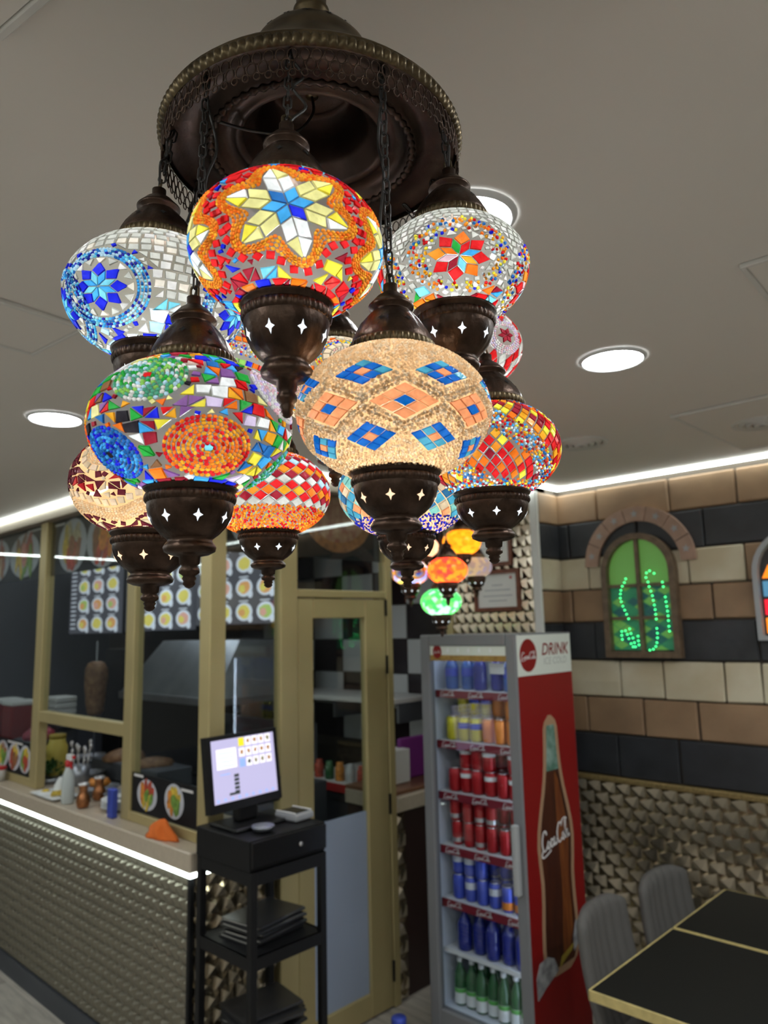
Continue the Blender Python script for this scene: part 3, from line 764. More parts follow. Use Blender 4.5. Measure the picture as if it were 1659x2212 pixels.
# fringe: rows of little wire loops hanging under the rim
v, f = [], []
NF = 92
for j in range(NF):
    for row, (zz, hh, ph) in enumerate(((-.0115, .0062, 0), (-.0215, .0062, .5), (-.0290, .0034, 0))):
        a = 2 * pi * (j + ph) / NF; tz = Vector((-sin(a), cos(a), 0)); P = Vector((.1545 * cos(a), .1545 * sin(a), dz + zz))
        wd = .0044 if row < 2 else .0030
        tube_data([P + tz * (wd * cos(t)) + Vector((0, 0, hh * sin(t))) for t in [2 * pi * q / 10 for q in range(10)]], .0007, 4, True, v, f)
tag(link('wire_fringe', pyd(v, f), 'bronze', ch, smooth=True), kind='stuff')
lathe('lamp_socket', [(.0105, dz + .097), (.0105, dz + .082), (.007, dz + .080), (.007, dz + .070), (.0001, dz + .069)], 'brass_old', ch, 20)
tube('cord', spline([(0, 0, dz + .07), (.004, -.003, dz + .045), (-.006, -.02, dz + .02), (-.02, -.06, dz + .008), (-.03, -.10, dz + .004)], 6), .0016, 'wire_black', ch)
# four little hooks where chains are fixed
shellmat('grout_grey', (.05, .046, .04), .22); shellmat('grout_beige', (.75, .52, .30), .30, (.4, .3, .2)); shellmat('grout_clear', (.12, .11, .08), .24); shellmat('grout_white', (.10, .095, .08), .22)
WHITE = (.92, .97, 1.0); WARM = (1.0, .86, .66)

# A: orange star lamp, front top
g = Globe((-.4397, .3516, 2.105), .155, -38.6)
rnd = random.choice
for lon in (-38, 46, 142, -122):
    n0 = g.dd(lon, -7)
    g.star(n0, 6, .15, .47, radians(15), lambda k: ('lblue', 'lblue', 'mblue', 'lblue', 'lblue', 'blue')[k % 6], lambda k: ('pyellow', 'white', 'pyellow')[k % 3], lambda k: ('yellow', 'pyellow', 'white')[k % 3], .95)
    lobe = lambda base, am: (lambda a: base + am * cos(6 * (a - radians(45))))
    for b_, am in ((.520, .125), (.558, .115), (.596, .105), (.634, .095)): g.ring(n0, lobe(b_, am), ['orange', 'dorange', 'dorange', 'amber'], L=.0019, W=.0014, sp=.0037)
    g.masks.append(lambda d, n0=n0, g=g: (lambda e: d.angle(n0) < .655 + .09 * cos(6 * (atan2(d.dot(e[1]), d.dot(e[0])) - radians(45))))(g.frame(n0)))
    for k in range(34):
        a = 2 * pi * k / 34; r_ = .705 + .09 * cos(6 * (a - radians(45)))
        c_ = (r_ * cos(a), r_ * sin(a)); e = .068; ra = a + random.uniform(-.3, .3)
        if g.masked(g.mp(n0, *c_)): continue
        g.quad2(n0, [(c_[0] + e * cos(ra + t), c_[1] + e * sin(ra + t)) for t in (pi / 4, 3 * pi / 4, 5 * pi / 4, 7 * pi / 4)], 'red')
    g.masks.append(lambda d, n0=n0, g=g: (lambda e: d.angle(n0) < .745 + .09 * cos(6 * (atan2(d.dot(e[1]), d.dot(e[0])) - radians(45))))(g.frame(n0)))
g.fill_quads(-66, 66, .17, ['red', 'red', 'red', 'blue', 'lblue', 'yellow', 'orange', 'cyan', 'dred'], tri=.55, jit=.3, gap=.93)
g.gapfill(['red', 'red', 'dred', 'blue', 'yellow', 'lblue'])
finish_lamp(g, 'mosaic globe lamp with blue and yellow star outlined in orange beads, topmost at front', 'grout_grey', 1.51, WHITE, hw=(.92, 1.08))

# B: blue star lamp, left
g = Globe((-.6253, .3383, 2.120), .168, -28.4)
for lon in (-66, 38, 142, 246):
    n0 = g.dd(lon, -20)
    g.star(n0, 8, .125, .22, .2, lambda k: ('cyan', 'lblue')[k % 2], None, lambda k: 'blue', .92)
    for k in range(16):
        a = 2 * pi * (k + .5) / 16; 
        g.quad2(n0, [(.30 * cos(a), .30 * sin(a)), (.40 * cos(a + .17), .40 * sin(a + .17)), (.40 * cos(a - .17), .40 * sin(a - .17))], ('clear', 'bclear', 'clear', 'cream')[k % 4])
    for i, r_ in enumerate((.435, .472, .509, .546)): g.ring(n0, r_, ['cyan', 'pale', 'pale', 'mblue', 'lblue', 'dblue'], L=.0019, W=.0014, sp=.0036)
    g.mask_disc(n0, .575)
g.masks.append(lambda d: False)
g.fill_quads(-30, 66, .125, ['clear', 'bclear', 'clear', 'cream', 'clear'], tri=.0, jit=.12, gap=.82)
g.fill_quads(-68, -30, .16, ['blue', 'cyan', 'lblue', 'white', 'blue', 'pale'], tri=.75, jit=.3, gap=.95)
g.gapfill(['clear', 'bclear', 'blue', 'pale'])
finish_lamp(g, 'blue star mosaic globe lamp with pale blue bead rings, leftmost upper globe', 'grout_clear', 1.51, (.9, .95, 1.0))

# C: multicolour lamp with bead discs, front left
g = Globe((-.5301, .3225, 1.969), .165, -31.3)
g.spiral(g.dd(-21, -34), .40, ['red', 'red', 'dorange', 'amber', 'orange'], step=.042, center='cyan', L=.0021, W=.0016, sp=.0042)
g.spiral(g.dd(-56, 20), .38, ['jade', 'green', 'pale', 'jade', 'lgreen', 'bclear'], step=.042, center='red', L=.0021, W=.0016, sp=.0042)
g.spiral(g.dd(31, 22), .42, ['lilac', 'bclear', 'pink', 'bclear'], step=.042, center='red', L=.0021, W=.0016, sp=.0042)
g.spiral(g.dd(-92, -34), .36, ['mblue', 'blue', 'lblue', 'mblue'], step=.042, center='black', L=.0021, W=.0016, sp=.0042)
g.spiral(g.dd(66, -36), .36, ['jade', 'green', 'pale', 'teal'], step=.042, center='pink', L=.0021, W=.0016, sp=.0042)
for lon in (115, 170, 225): g.spiral(g.dd(lon, -8), .4, ['amber', 'red', 'orange'], step=.042, center='lblue', sp=.0042)
g.fill_quads(-68, 66, .152, ['red', 'blue', 'lblue', 'lblue', 'green', 'amber', 'pyellow', 'black', 'purple', 'dred', 'lilac', 'brown', 'white', 'yellow', 'mblue', 'orange', 'green', 'red'], tri=.45, jit=.3, gap=.92)
g.gapfill(['red', 'blue', 'lblue', 'green', 'amber', 'black', 'purple', 'white', 'orange', 'dred', 'pyellow'])
finish_lamp(g, 'multicoloured mosaic globe lamp with red and orange bead spiral, lower front left', 'grout_grey', 1.51, WHITE, hw=(.94, .95))

# D: beige lamp with blue and peach diamonds, front centre right
g = Globe((-.404, .4362, 1.976), .16, -41)
def diamond(lon, lat, hu, hv, cout, cin):
    n0 = g.dd(lon, lat)
    A = Vector((hu, 0)); B = Vector((0, hv)); o = -(A)  # corners at left, bottom, right, top
    e1 = (Vector((0, hv)) - Vector((-hu, 0))) / 3; e2 = (Vector((0, -hv)) - Vector((-hu, 0))) / 3
    for i in range(3):
        for j in range(3):
            p = Vector((-hu, 0)) + e1 * i + e2 * j
            c_ = cin if (i == 1 and j == 1) else cout()
            g.quad2(n0, [tuple(p), tuple(p + e1), tuple(p + e1 + e2), tuple(p + e2)], c_, .95)
    dirs = []
    for sc in (1.0,):
        g.masks.append(lambda d, n0=n0: (lambda e: (abs(d.dot(e[0])) / hu + abs(d.dot(e[1])) / hv) < 1.06 and d.dot(n0) > 0)(g.frame(n0)))
for k in range(8):
    lo = -41 + 45 * k
    diamond(lo, -13, .335, .235, lambda: 'peach', 'royal')
    diamond(lo + 22.5, 11, .29, .19, lambda: rnd(['royal', 'royal', 'lblue']), 'peach')
    diamond(lo + 22.5, -38, .25, .20, lambda: rnd(['lblue', 'royal', 'royal']), 'peach')
for k in range(8):
    lo = -41 + 45 * k
    for off in (0, .055):
        for sg in (1, -1):
            pts = []
            for t in range(13):
                u = t / 12; la = -13 + sg * (math.degrees(.265 + off) * (1 - abs(2 * ((u + .5) % 1) - 1) * .0))
            zz = lambda x: abs(((x / 45 + .5) % 1) - .5) * 2      # 0 at diamond centre, 1 between
            ds = [g.dd(lo - 22.5 + 45 * t / 12, -13 + sg * (math.degrees(off) + 1.5 + 14.5 * (1 - zz(-22.5 + 45 * t / 12)))) for t in range(13)]
            g.path(ds, ['beige', 'cream', 'bclear'], sp=.0030, L=.0016, W=.0012)
g.scatter(['beige', 'cream', 'beige'], sp=.0029, L=.0017, W=.0014, jit=.4)
finish_lamp(g, 'beige beaded globe lamp with blue and peach diamonds, front centre of the cluster', 'grout_beige', 0.83, WARM, warm=True, hw=(.93, .86))

# E: flower lamp, upper right
g = Globe((-.4138, .5364, 2.141), .145, -52.8)
MIX = ['blue', 'red', 'orange', 'amber', 'yellow', 'pale', 'bclear', 'mblue', 'dorange']
for lon in (-47, 43, 133, 223):
    n0 = g.dd(lon, -21)
    g.star(n0, 8, .155, .26, .25, lambda k: ('lblue', 'red', 'green', 'orange', 'pink', 'dred', 'cyan', 'amber')[k % 8], None, lambda k: ('red', 'orange', 'red', 'dorange', 'red')[k % 5], .93)
    for k in range(14):
        a = 2 * pi * (k + .5) / 14; r_ = .50; e = .06; ra = random.uniform(0, 1.5)
        g.quad2(n0, [(r_ * cos(a) + e * cos(ra + t), r_ * sin(a) + e * sin(ra + t)) for t in (pi / 4, 3 * pi / 4, 5 * pi / 4, 7 * pi / 4)], ('clear', 'bclear')[k % 2])
    g.mask_disc(n0, .43)
    g.masks.append(lambda d, n0=n0: .44 < d.angle(n0) < .56 and int(math.degrees(atan2(d.dot(g.frame(n0)[1]), d.dot(g.frame(n0)[0]))) / 12.9) % 2 == 0)
g.scatter(MIX, sp=.0042, lat0=-52, lat1=62, L=.0018, W=.0016, mask=lambda d: any(d.angle(g.dd(l, -17)) < .66 for l in (-47, 43, 133, 223)))
for l in (-47, 43, 133, 223): g.mask_disc(g.dd(l, -17), .67)
g.fill_quads(-42, 66, .11, ['clear', 'bclear', 'clear', 'clear'], tri=0, jit=.12, gap=.8)
g.fill_quads(-70, -42, .17, ['yellow', 'cyan', 'red', 'orange', 'lblue', 'green', 'amber', 'blue', 'dred'], tri=.5, jit=.3, gap=.95)
g.masks = []
g.scatter(MIX, sp=.0046, lat0=-48, lat1=50, L=.0018, W=.0016, mask=lambda d: .40 < min(d.angle(g.dd(l, -21)) for l in (-47, 43, 133, 223)) < .62, keep=.5)
g.gapfill(['clear', 'bclear', 'clear'])
finish_lamp(g, 'mosaic globe lamp with red eight petal flower and loose coloured beads, upper right', 'grout_white', 1.33, WHITE)

# F: spiral diamonds and bead bands, lower right
g = Globe((-.4667, .6593, 1.991), .154, -54.7)
band = lambda d: ((math.degrees(atan2(d.y, d.x)) + 54 + math.degrees(math.asin(d.z)) * 1.1) % 90)
g.masks.append(lambda d: 8 < band(d) < 40 or math.asin(max(-1, min(1, d.z))) < radians(-48))
g.lattice(-50, 66, 36, 16, lambda i, j: rnd(['red', 'red', 'amber', 'orange', 'dred', 'yellow', 'dorange']), .86)
g.masks = [lambda d: not (8 < band(d) < 40 or math.asin(max(-1, min(1, d.z))) < radians(-48))]
g.scatter(['red', 'lblue', 'pale', 'amber', 'yellow', 'orange', 'mblue', 'white', 'dred'], sp=.0036, L=.0018, W=.0015)
finish_lamp(g, 'mosaic globe lamp with red and amber diamonds between bands of loose beads, lower right', 'grout_grey', 1.45, WHITE, hw=(1.05, .9))

# G: red and clear diamonds, far right behind
g = Globe((-.5442, .7207, 2.1476), .148, -52.9)
for lon in (-8, 82, 172, 262):
    n0 = g.dd(lon, -5); g.star(n0, 6, .11, .16, .3, lambda k: 'dred', None, None)
    for r_ in (.24, .28, .32, .36, .40): g.ring(n0, r_, ['pink', 'bclear', 'lilac'], sp=.004)
    g.mask_disc(n0, .43)
g.lattice(-66, 66, 26, 12, lambda i, j: ('red', 'clear')[j % 2] if i % 2 else ('bclear', 'red')[j % 2], .86)
finish_lamp(g, 'red and clear diamond mosaic globe lamp half hidden at the right behind the others', 'grout_white', 1.16, WHITE)

# H: plum and gold beads, lower left
g = Globe((-.7238, .3934, 1.9593), .168, -28.5)
n0s = [g.dd(l, 22) for l in (-62, 28, 118, 208)]
for n0 in n0s:
    for r_ in (.06, .105, .15, .195, .24, .285): g.ring(n0, r_, ['beige', 'cream', 'beige'], L=.0019, W=.0014)
    for k in range(16):
        a = 2 * pi * k / 16
        g.quad2(n0, [(.31 * cos(a - .17), .31 * sin(a - .17)), (.31 * cos(a + .17), .31 * sin(a + .17)), (.42 * cos(a + .17), .42 * sin(a + .17)), (.42 * cos(a - .17), .42 * sin(a - .17))], ('clear', 'bclear')[k % 2], .9)
    g.mask_disc(n0, .44)
wav = lambda lon: 8 * cos(radians((lon + 62) * 4))
for i in range(6):
    g.path([g.dd(lon, -30 - wav(lon) - i * 2.6) for lon in range(0, 361, 4)], ['beige', 'cream', 'beige'], L=.0019, W=.0014)
for lon in range(0, 360, 7):
    b0 = -27 - wav(lon)
    g.tile([g.dd(lon - 3, b0), g.dd(lon + 3, b0), g.dd(lon + 3, b0 + 7), g.dd(lon - 3, b0 + 7)], rnd(['clear', 'bclear', 'cream']), .9)
g.masks.append(lambda d: math.degrees(math.asin(max(-1, min(1, d.z)))) < -18 - wav(math.degrees(atan2(d.y, d.x))) and math.degrees(math.asin(max(-1, min(1, d.z)))) > -46 - wav(math.degrees(atan2(d.y, d.x))))
g.fill_quads(-68, 66, .17, ['plum', 'plum', 'dred', 'plum', 'plum', 'clear'], tri=.85, jit=.3, gap=.9)
g.gapfill(['plum', 'clear', 'plum'])
finish_lamp(g, 'cream beaded globe lamp with dark plum triangles, lowest globe at the far left', 'grout_beige', 0.90, WARM, warm=True, hw=(1.06, .97))

# I: red and orange diamonds over loose beads
g = Globe((-.7134, .5415, 1.964), .149, -37.2)
colI = [None, 'bclear', 'red', 'amber', 'red', 'pale', 'dred', 'dorange', 'dred', 'bclear']
g.lattice(-22, 40, 26, 9, lambda i, j: {0: 'clear', 1: rnd(['red', 'dred']), 2: rnd(['dorange', 'amber', 'orange']), 3: 'red', 4: rnd(['bclear', 'pale', 'clear']), 5: 'dred', 6: 'dorange', 7: 'red', 8: rnd(['pale', 'bclear']), 9: 'dred'}[i], .92)
g.scatter(['orange', 'dorange', 'red', 'orange', 'amber'], sp=.0034, lat0=-70, lat1=-26, L=.0019, W=.0016)
g.scatter(['orange', 'red', 'pink'], sp=.0036, lat0=44, lat1=68, L=.0018, W=.0015)
finish_lamp(g, 'mosaic globe lamp with rows of red and orange diamonds above orange beads', 'grout_white', 1.45, WHITE, hw=(.93, .79))

# J: sky blue diamonds with dark blue beads
g = Globe((-.5736, .6356, 1.9586), .156, -47.5)
g.lattice(-36, 60, 24, 13, lambda i, j: rnd(['lblue', 'lblue', 'cyan', 'mblue']) if (i + j) % 3 else rnd(['peach', 'cream', 'clear']), .9)
g.scatter(['blue', 'blue', 'dblue', 'cream', 'blue', 'pink'], sp=.0036, lat0=-70, lat1=-40, L=.0019, W=.0016)
finish_lamp(g, 'sky blue mosaic globe lamp with dark blue beads, behind the beige globe', 'grout_beige', 0.90, WARM, warm=True, hw=(.87, .77))

# K: cream tiles and bead rings, in the middle
g = Globe((-.6596, .6034, 2.106), .152, -42.5)
for lon, la in ((-30, 8), (-88, -28), (60, 5), (150, 5), (240, 5)):
    n0 = g.dd(lon, la)
    for r_ in (.05, .09, .13, .17, .21, .25): g.ring(n0, r_, ['bclear', 'pink', 'cream'], sp=.004)
    for k in range(16):
        a = 2 * pi * k / 16
        g.quad2(n0, [(.28 * cos(a - .18), .28 * sin(a - .18)), (.28 * cos(a + .18), .28 * sin(a + .18)), (.39 * cos(a + .18), .39 * sin(a + .18)), (.39 * cos(a - .18), .39 * sin(a - .18))], 'cream', .9)
    for r_ in (.42, .46, .50): g.ring(n0, r_, ['yellow', 'amber', 'orange', 'blue', 'yellow', 'red', 'lblue'], sp=.004)
    g.mask_disc(n0, .53)
g.fill_quads(-66, 60, .14, ['cream', 'white', 'cream', 'orange'], tri=.2, jit=.25, gap=.85)
g.gapfill(['cream', 'white'])
finish_lamp(g, 'cream mosaic globe lamp with bead rings, in the middle behind the front globes', 'grout_white', 1.33, (1, .9, .74), warm=True)

# L: small coloured squares and bead bands, behind at left
g = Globe((-.759, .4911, 2.1283), .15, -32.9)
g.masks.append(lambda d: int((math.degrees(math.asin(max(-1, min(1, d.z)))) + 90) / 16) % 2 == 0)
g.scatter(MIX + ['pink', 'bclear', 'bclear'], sp=.0036)
g.masks = [lambda d: int((math.degrees(math.asin(max(-1, min(1, d.z)))) + 90) / 16) % 2 == 1]
g.fill_quads(-66, 66, .13, ['red', 'lgreen', 'blue', 'orange', 'dred', 'lblue', 'red'], tri=0, jit=.1, gap=.85)
finish_lamp(g, 'mosaic globe lamp of small coloured squares, mostly hidden behind the left globes', 'grout_white', 1.33, WHITE)

# ------------------------------------------------------------------ drinks fridge
pm('fridge_grey', (.165, .17, .18), .45, spec=.3); pm('fridge_white', (.66, .71, .80), .4); pm('cola_red', (.21, .007, .007), .42, spec=.3); pm('sign_white', (.62, .66, .60), .45)
pm('halo', (.36, .22, .13), .5); pm('bottle_brown', (.035, .010, .007), .35, col2=(.07, .018, .008), nscale=9, stretch=(1, 5, .5)); pm('amber_print', (.22, .07, .015), .4, col2=(.10, .02, .008), nscale=14, stretch=(1, 5, .4)); pm('green_print', (.03, .12, .075), .4, col2=(.25, .36, .32), nscale=16)
pm('ice_print', (.42, .43, .44), .4, col2=(.16, .16, .17), nscale=26); pm('gold_print', (.32, .24, .03), .5); pm('strip_red', (.20, .012, .025), .4); pm('logo_white', (.72, .70, .70), .5); pm('bronze_print', (.22, .12, .02), .5, col2=(.35, .22, .05), nscale=60)
em('fridge_led', (.72, .84, 1.0), 12.0)
X0, X1, Y0, Y1, ZT = -2.37, -1.824, 2.7, 3.156, 1.762
fr = empty('drinks_fridge', ((X0 + X1) / 2, (Y0 + Y1) / 2, FL)); tag(fr, 'tall glass door drinks fridge with red bottle picture on its side', 'fridge')
fo = Vector(((X0 + X1) / 2, (Y0 + Y1) / 2, FL))
class Rel:                                   # boxes given in room coordinates, parented under the thing
    def __init__(s, root): s.r = root; s.o = Vector(root.location)
    def box(s, n, m, x0, x1, y0, y1, z0, z1, bev=0, parent=None, seg=1):
        o = s.o; return box(n, m, parent or s.r, x0 - o.x, x1 - o.x, y0 - o.y, y1 - o.y, z0 - o.z, z1 - o.z, bev, seg)
    def m(s, p, ux, uy): return plane_m(Vector(p) - s.o, ux, uy)
R_ = Rel(fr)
R_.box('side_panel', 'fridge_grey', X0, X0 + .03, Y0 + .045, Y1, FL + .08, ZT - .002)
sp = R_.box('side_panel', 'fridge_grey', X1 - .03, X1, Y0 + .045, Y1, FL + .08, ZT - .002)
R_.box('back_panel', 'fridge_white', X0 + .03, X1 - .03, Y1 - .03, Y1 - .002, FL + .1, ZT - .03)
R_.box('top_panel', 'fridge_grey', X0 + .001, X1 - .001, Y0 + .046, Y1, ZT - .03, ZT - .001)
R_.box('base', 'black_metal', X0 + .01, X1 - .01, Y0 + .05, Y1 - .02, FL, FL + .09)
R_.box('inner_floor', 'fridge_white', X0 + .03, X1 - .03, Y0 + .05, Y1 - .03, .10, .13)
R_.box('inner_wall', 'fridge_white', X0 + .03, X0 + .036, Y0 + .05, Y1 - .03, .13, ZT - .03); R_.box('inner_wall', 'fridge_white', X1 - .036, X1 - .03, Y0 + .05, Y1 - .03, .13, ZT - .03)
# door
dr = R_.box('door_frame', 'fridge_grey', X0, X0 + .058, Y0, Y0 + .04, FL + .1, ZT, .006)
R_.box('door_stile', 'fridge_grey', X1 - .056, X1, Y0, Y0 + .04, FL + .1, ZT, .006, dr); R_.box('door_rail', 'fridge_grey', X0 + .058, X1 - .056, Y0 + .001, Y0 + .04, ZT - .052, ZT, .004, dr)
R_.box('door_rail', 'fridge_grey', X0 + .058, X1 - .056, Y0 + .001, Y0 + .04, FL + .1, .135, .004, dr)
R_.box('glass_pane', 'fridge_glass', X0 + .055, X1 - .053, Y0 + .018, Y0 + .022, .13, ZT - .05, 0, dr)
hs = R_.box('header_sign', 'sign_white', X0 + .058, X1 - .056, Y0 + .008, Y0 + .014, 1.668, ZT - .052, 0, dr)
R_.box('header_band', 'bronze_print', X0 + .058, X1 - .056, Y0 + .007, Y0 + .014, 1.642, 1.668, 0, dr)
Mf = R_.m((X0 + .058, Y0 + .006, 1.642), (1, 0, 0), (0, 0, 1))
prism('red_disc', ell(.026, .032, 24, .045, .042), 'cola_red', hs, Mf, .001); script_logo('disc_logo', Mf @ Matrix.Translation((.025, .036, .0016)), 'logo_white', hs, .04)
for k in range(5): prism('condensation_drop', ell(.006, .011, 10, .11 + k * .06, .048), 'white_plastic', hs, Mf, .0012)
hd = R_.box('door_handle', 'grey_plastic', X1 - .05, X1 - .02, Y0 - .03, Y0, .70, .98, .008, dr, 2)
R_.box('led_bar', 'fridge_led', X1 - .0525, X1 - .0455, Y0 + .044, Y0 + .052, .15, 1.63); R_.box('led_bar', 'fridge_led', X0 + .07, X1 - .07, Y0 + .062, Y0 + .075, 1.705, 1.712)
# shelves with red printed strips
SHZ = [1.505, 1.275, 1.045, .809, .579, .365]
for i, z in enumerate(SHZ):
    s_ = R_.box('shelf', 'white_plastic', X0 + .04, X1 - .04, Y0 + .062, Y1 - .035, z - .012, z)
    if i < 5:
        st = R_.box('price_strip', 'strip_red', X0 + .044, X1 - .044, Y0 + .054, Y0 + .060, z - .036, z - .002, 0, s_)
        for q in range(3): script_logo('strip_logo', R_.m((X0 + .075 + q * .165, Y0 + .0532, z - .027), (1, 0, 0), (0, 0, 1)), 'logo_white', st, .085, .07)
    else: R_.box('price_strip', 'white_plastic', X0 + .044, X1 - .044, Y0 + .054, Y0 + .060, z - .012, z + .006, 0, s_)
# printed side: white head, red field, bottle
Ms = R_.m((X1, Y0 + .008, FL), (0, 1, 0), (0, 0, 1)); W = Y1 - Y0 - .012; zz = lambda z: z - FL
yy = lambda y: y - (Y0 + .008)
dec = prism('red_print', [(0, zz(-.05)), (W, zz(-.05)), (W, zz(1.579)), (0, zz(1.579))], 'cola_red', sp, Ms, .002)
hp = prism('white_header', [(0, zz(1.58)), (W, zz(1.58)), (W, zz(1.755)), (0, zz(1.755))], 'sign_white', sp, Ms, .002)
prism('red_disc', ell(.067, .071, 32, yy(2.792), zz(1.667)), 'cola_red', hp, Ms, .0026); script_logo('disc_logo', Ms @ Matrix.Translation((yy(2.735), zz(1.652), .0032)), 'logo_white', hp, .118, .065)
text('lettering', 'DRINK', Ms @ Matrix.Translation((yy(2.897), zz(1.664), .0026)), 'cola_red', hp, .075, shear=.25, bold=.001);
pm('paper_grey', (.42, .44, .42), .6); text('lettering', 'ICE COLD', Ms @ Matrix.Translation((yy(2.912), zz(1.622), .0026)), 'paper_grey', hp, .044, shear=.1)
BW = [(1.358, .030), (1.345, .034), (1.30, .037), (1.25, .041), (1.20, .046), (1.14, .056), (1.08, .072), (1.0, .098), (.93, .117), (.87, .124), (.80, .118), (.72, .108), (.64, .110), (.55, .119), (.47, .122), (.41, .116), (.375, .095)]
CY = 2.935
def outline(ws, dx=0): return [(yy(CY) - w + dx, zz(z)) for z, w in ws] + [(yy(CY) + w + dx, zz(z)) for z, w in reversed(ws)]
def loz(pts): return pts
prism('glow_print', outline([(1.40, .012), (1.375, .045)] + [(z, w + .024) for z, w in BW[1:]] + [(.345, .06)])[::-1][::-1], 'halo', dec, Ms, .0026)
bt = prism('bottle_print', outline(BW), 'bottle_brown', dec, Ms, .0032)
prism('neck_print', outline([(1.358, .030), (1.345, .034), (1.30, .037), (1.25, .041), (1.20, .046), (1.165, .050)]), 'green_print', bt, Ms, .0036)
prism('amber_streak', [(yy(CY) + .015, zz(1.16)), (yy(CY) + .04, zz(1.12)), (yy(CY) + .10, zz(.9)), (yy(CY) + .085, zz(.72)), (yy(CY) + .095, zz(.5)), (yy(CY) + .06, zz(.41)), (yy(CY) + .01, zz(.41)), (yy(CY) + .03, zz(.7)), (yy(CY) + .01, zz(.95))][::-1], 'amber_print', bt, Ms, .0036)
script_logo('bottle_logo', Ms @ Matrix.Translation((yy(CY) - .118, zz(.845), .004)) @ Matrix.Rotation(.12, 4, 'Z') @ Matrix.Scale(1.35, 4, (0, 1, 0)), 'logo_white', bt, .235, .075)
prism('ice_print', [(yy(2.735), zz(.30)), (yy(2.80), zz(.33)), (yy(2.90), zz(.365)), (yy(2.87), zz(.42)), (yy(2.82), zz(.44)), (yy(2.76), zz(.43)), (yy(2.73), zz(.38))], 'ice_print', dec, Ms, .0040)
prism('ice_print', [(yy(3.03), zz(.40)), (yy(3.08), zz(.43)), (yy(3.09), zz(.50)), (yy(3.055), zz(.52)), (yy(3.03), zz(.46))], 'ice_print', dec, Ms, .0040)
prism('gold_foot_print', [(yy(2.91), zz(.372)), (yy(3.02), zz(.415)), (yy(3.03), zz(.435)), (yy(2.93), zz(.41))], 'gold_print', dec, Ms, .0042)

# ---- cans and bottles
for n_, c_ in dict(can_yellow=(.62, .56, .03), can_orange=(.75, .24, .03), can_red=(.42, .01, .015), can_blue=(.06, .10, .55), can_white=(.7, .75, .85), can_green=(.03, .35, .14)).items(): pm(n_, c_, .3, .35)
pm('can_silver', (.6, .6, .62), .28, .9); pm('pet_blue', (.012, .022, .22), .12, coat=.5); pm('pet_blue2', (.03, .10, .35), .15, coat=.5); pm('pet_green', (.02, .11, .035), .12, coat=.5); pm('label_white', (.75, .78, .77), .5); pm('label_green', (.1, .4, .08), .5)
def proto_can(r, h, body, band, name='drink_can'):
    e = empty(name)
    lathe('can_body', [(r * .78, 0), (r * .86, .003), (r, .012), (r, h - .014), (r * .80, h - .003)], body, e, 20)
    lathe('can_lid', [(r * .80, h - .004), (r * .82, h), (r * .76, h), (r * .74, h - .003), (.0001, h - .003)], 'can_silver', e, 20, cap=False)
    if band:
        lathe('printed_band', [(r * 1.004, h * band[1]), (r * 1.006, h * band[1] + .002), (r * 1.006, h * band[2] - .002), (r * 1.004, h * band[2])], band[0], e, 20, cap=False)
    return e
def proto_bottle(r, h, body, capm, label, name='drink_bottle'):
    e = empty(name)
    lathe('bottle_body', [(r * .85, 0), (r, .006), (r, h * .30), (r * .97, h * .33), (r, h * .37), (r, h * .58), (r * .86, h * .68), (r * .55, h * .78), (r * .38, h * .85), (r * .36, h * .90)], body, e, 20)
    lathe('bottle_cap', [(r * .40, h * .895), (r * .44, h * .90), (r * .44, h * .985), (r * .38, h)], capm, e, 16)
    if label: lathe('bottle_label', [(r * 1.006, h * label[1]), (r * 1.012, h * label[1] + .002), (r * 1.012, h * label[2]), (r * 1.006, h * label[2] + .002)], label[0], e, 20, cap=False)
    if label and len(label) > 3: lathe('label_band', [(r * 1.014, h * label[2] - .016), (r * 1.018, h * label[2] - .015), (r * 1.018, h * label[2]), (r * 1.01, h * label[2] + .001)], label[3], e, 20, cap=False)
    return e
P = dict(yel=proto_can(.032, .108, 'can_yellow', ('can_blue', .5, .75)), yelp=proto_can(.033, .108, 'can_yellow', None), ora=proto_can(.032, .108, 'can_orange', None), red=proto_can(.031, .105, 'can_red', ('label_white', .62, .80)), redp=proto_can(.031, .105, 'can_red', None),
         reds=proto_can(.027, .105, 'can_red', ('can_silver', .12, .30)), redsp=proto_can(.027, .105, 'can_red', None), blu=proto_can(.029, .104, 'can_blue', ('can_white', .5, .78)), blup=proto_can(.029, .104, 'can_blue', None), bluo=proto_can(.028, .104, 'can_blue', ('can_orange', .1, .4)), grn=proto_can(.026, .12, 'can_green', None),
         wat=proto_bottle(.033, .178, 'pet_blue', 'white_plastic', None), wat2=proto_bottle(.033, .17, 'pet_blue2', 'white_plastic', ('can_blue', .35, .56)), spr=proto_bottle(.0285, .195, 'pet_green', 'white_plastic', ('label_white', .05, .36, 'label_green')))
used = set(); ORD = ['first', 'second', 'third', 'fourth', 'fifth', 'sixth', 'seventh', 'eighth']
def put(k, x, y, z, label, cat, group):
    o = P[k] if k not in used else copytree(P[k]); used.add(k)
    o.location = (x, y, z); o.rotation_euler.z = random.uniform(0, 6); tag(o, label, cat, group); return o
YI = 2.805
def xs(n, a=-2.262, b=-1.928): return [a + (b - a) * i / (n - 1) for i in range(n)]
for i, x in enumerate(xs(5)): put(('wat2', 'wat2', 'wat', 'wat', 'wat2')[i], x, YI + .02 * (i % 2), 1.507, f'{ORD[i]} blue water bottle from the left on the top fridge shelf', 'bottle', 'bottles on the top fridge shelf')
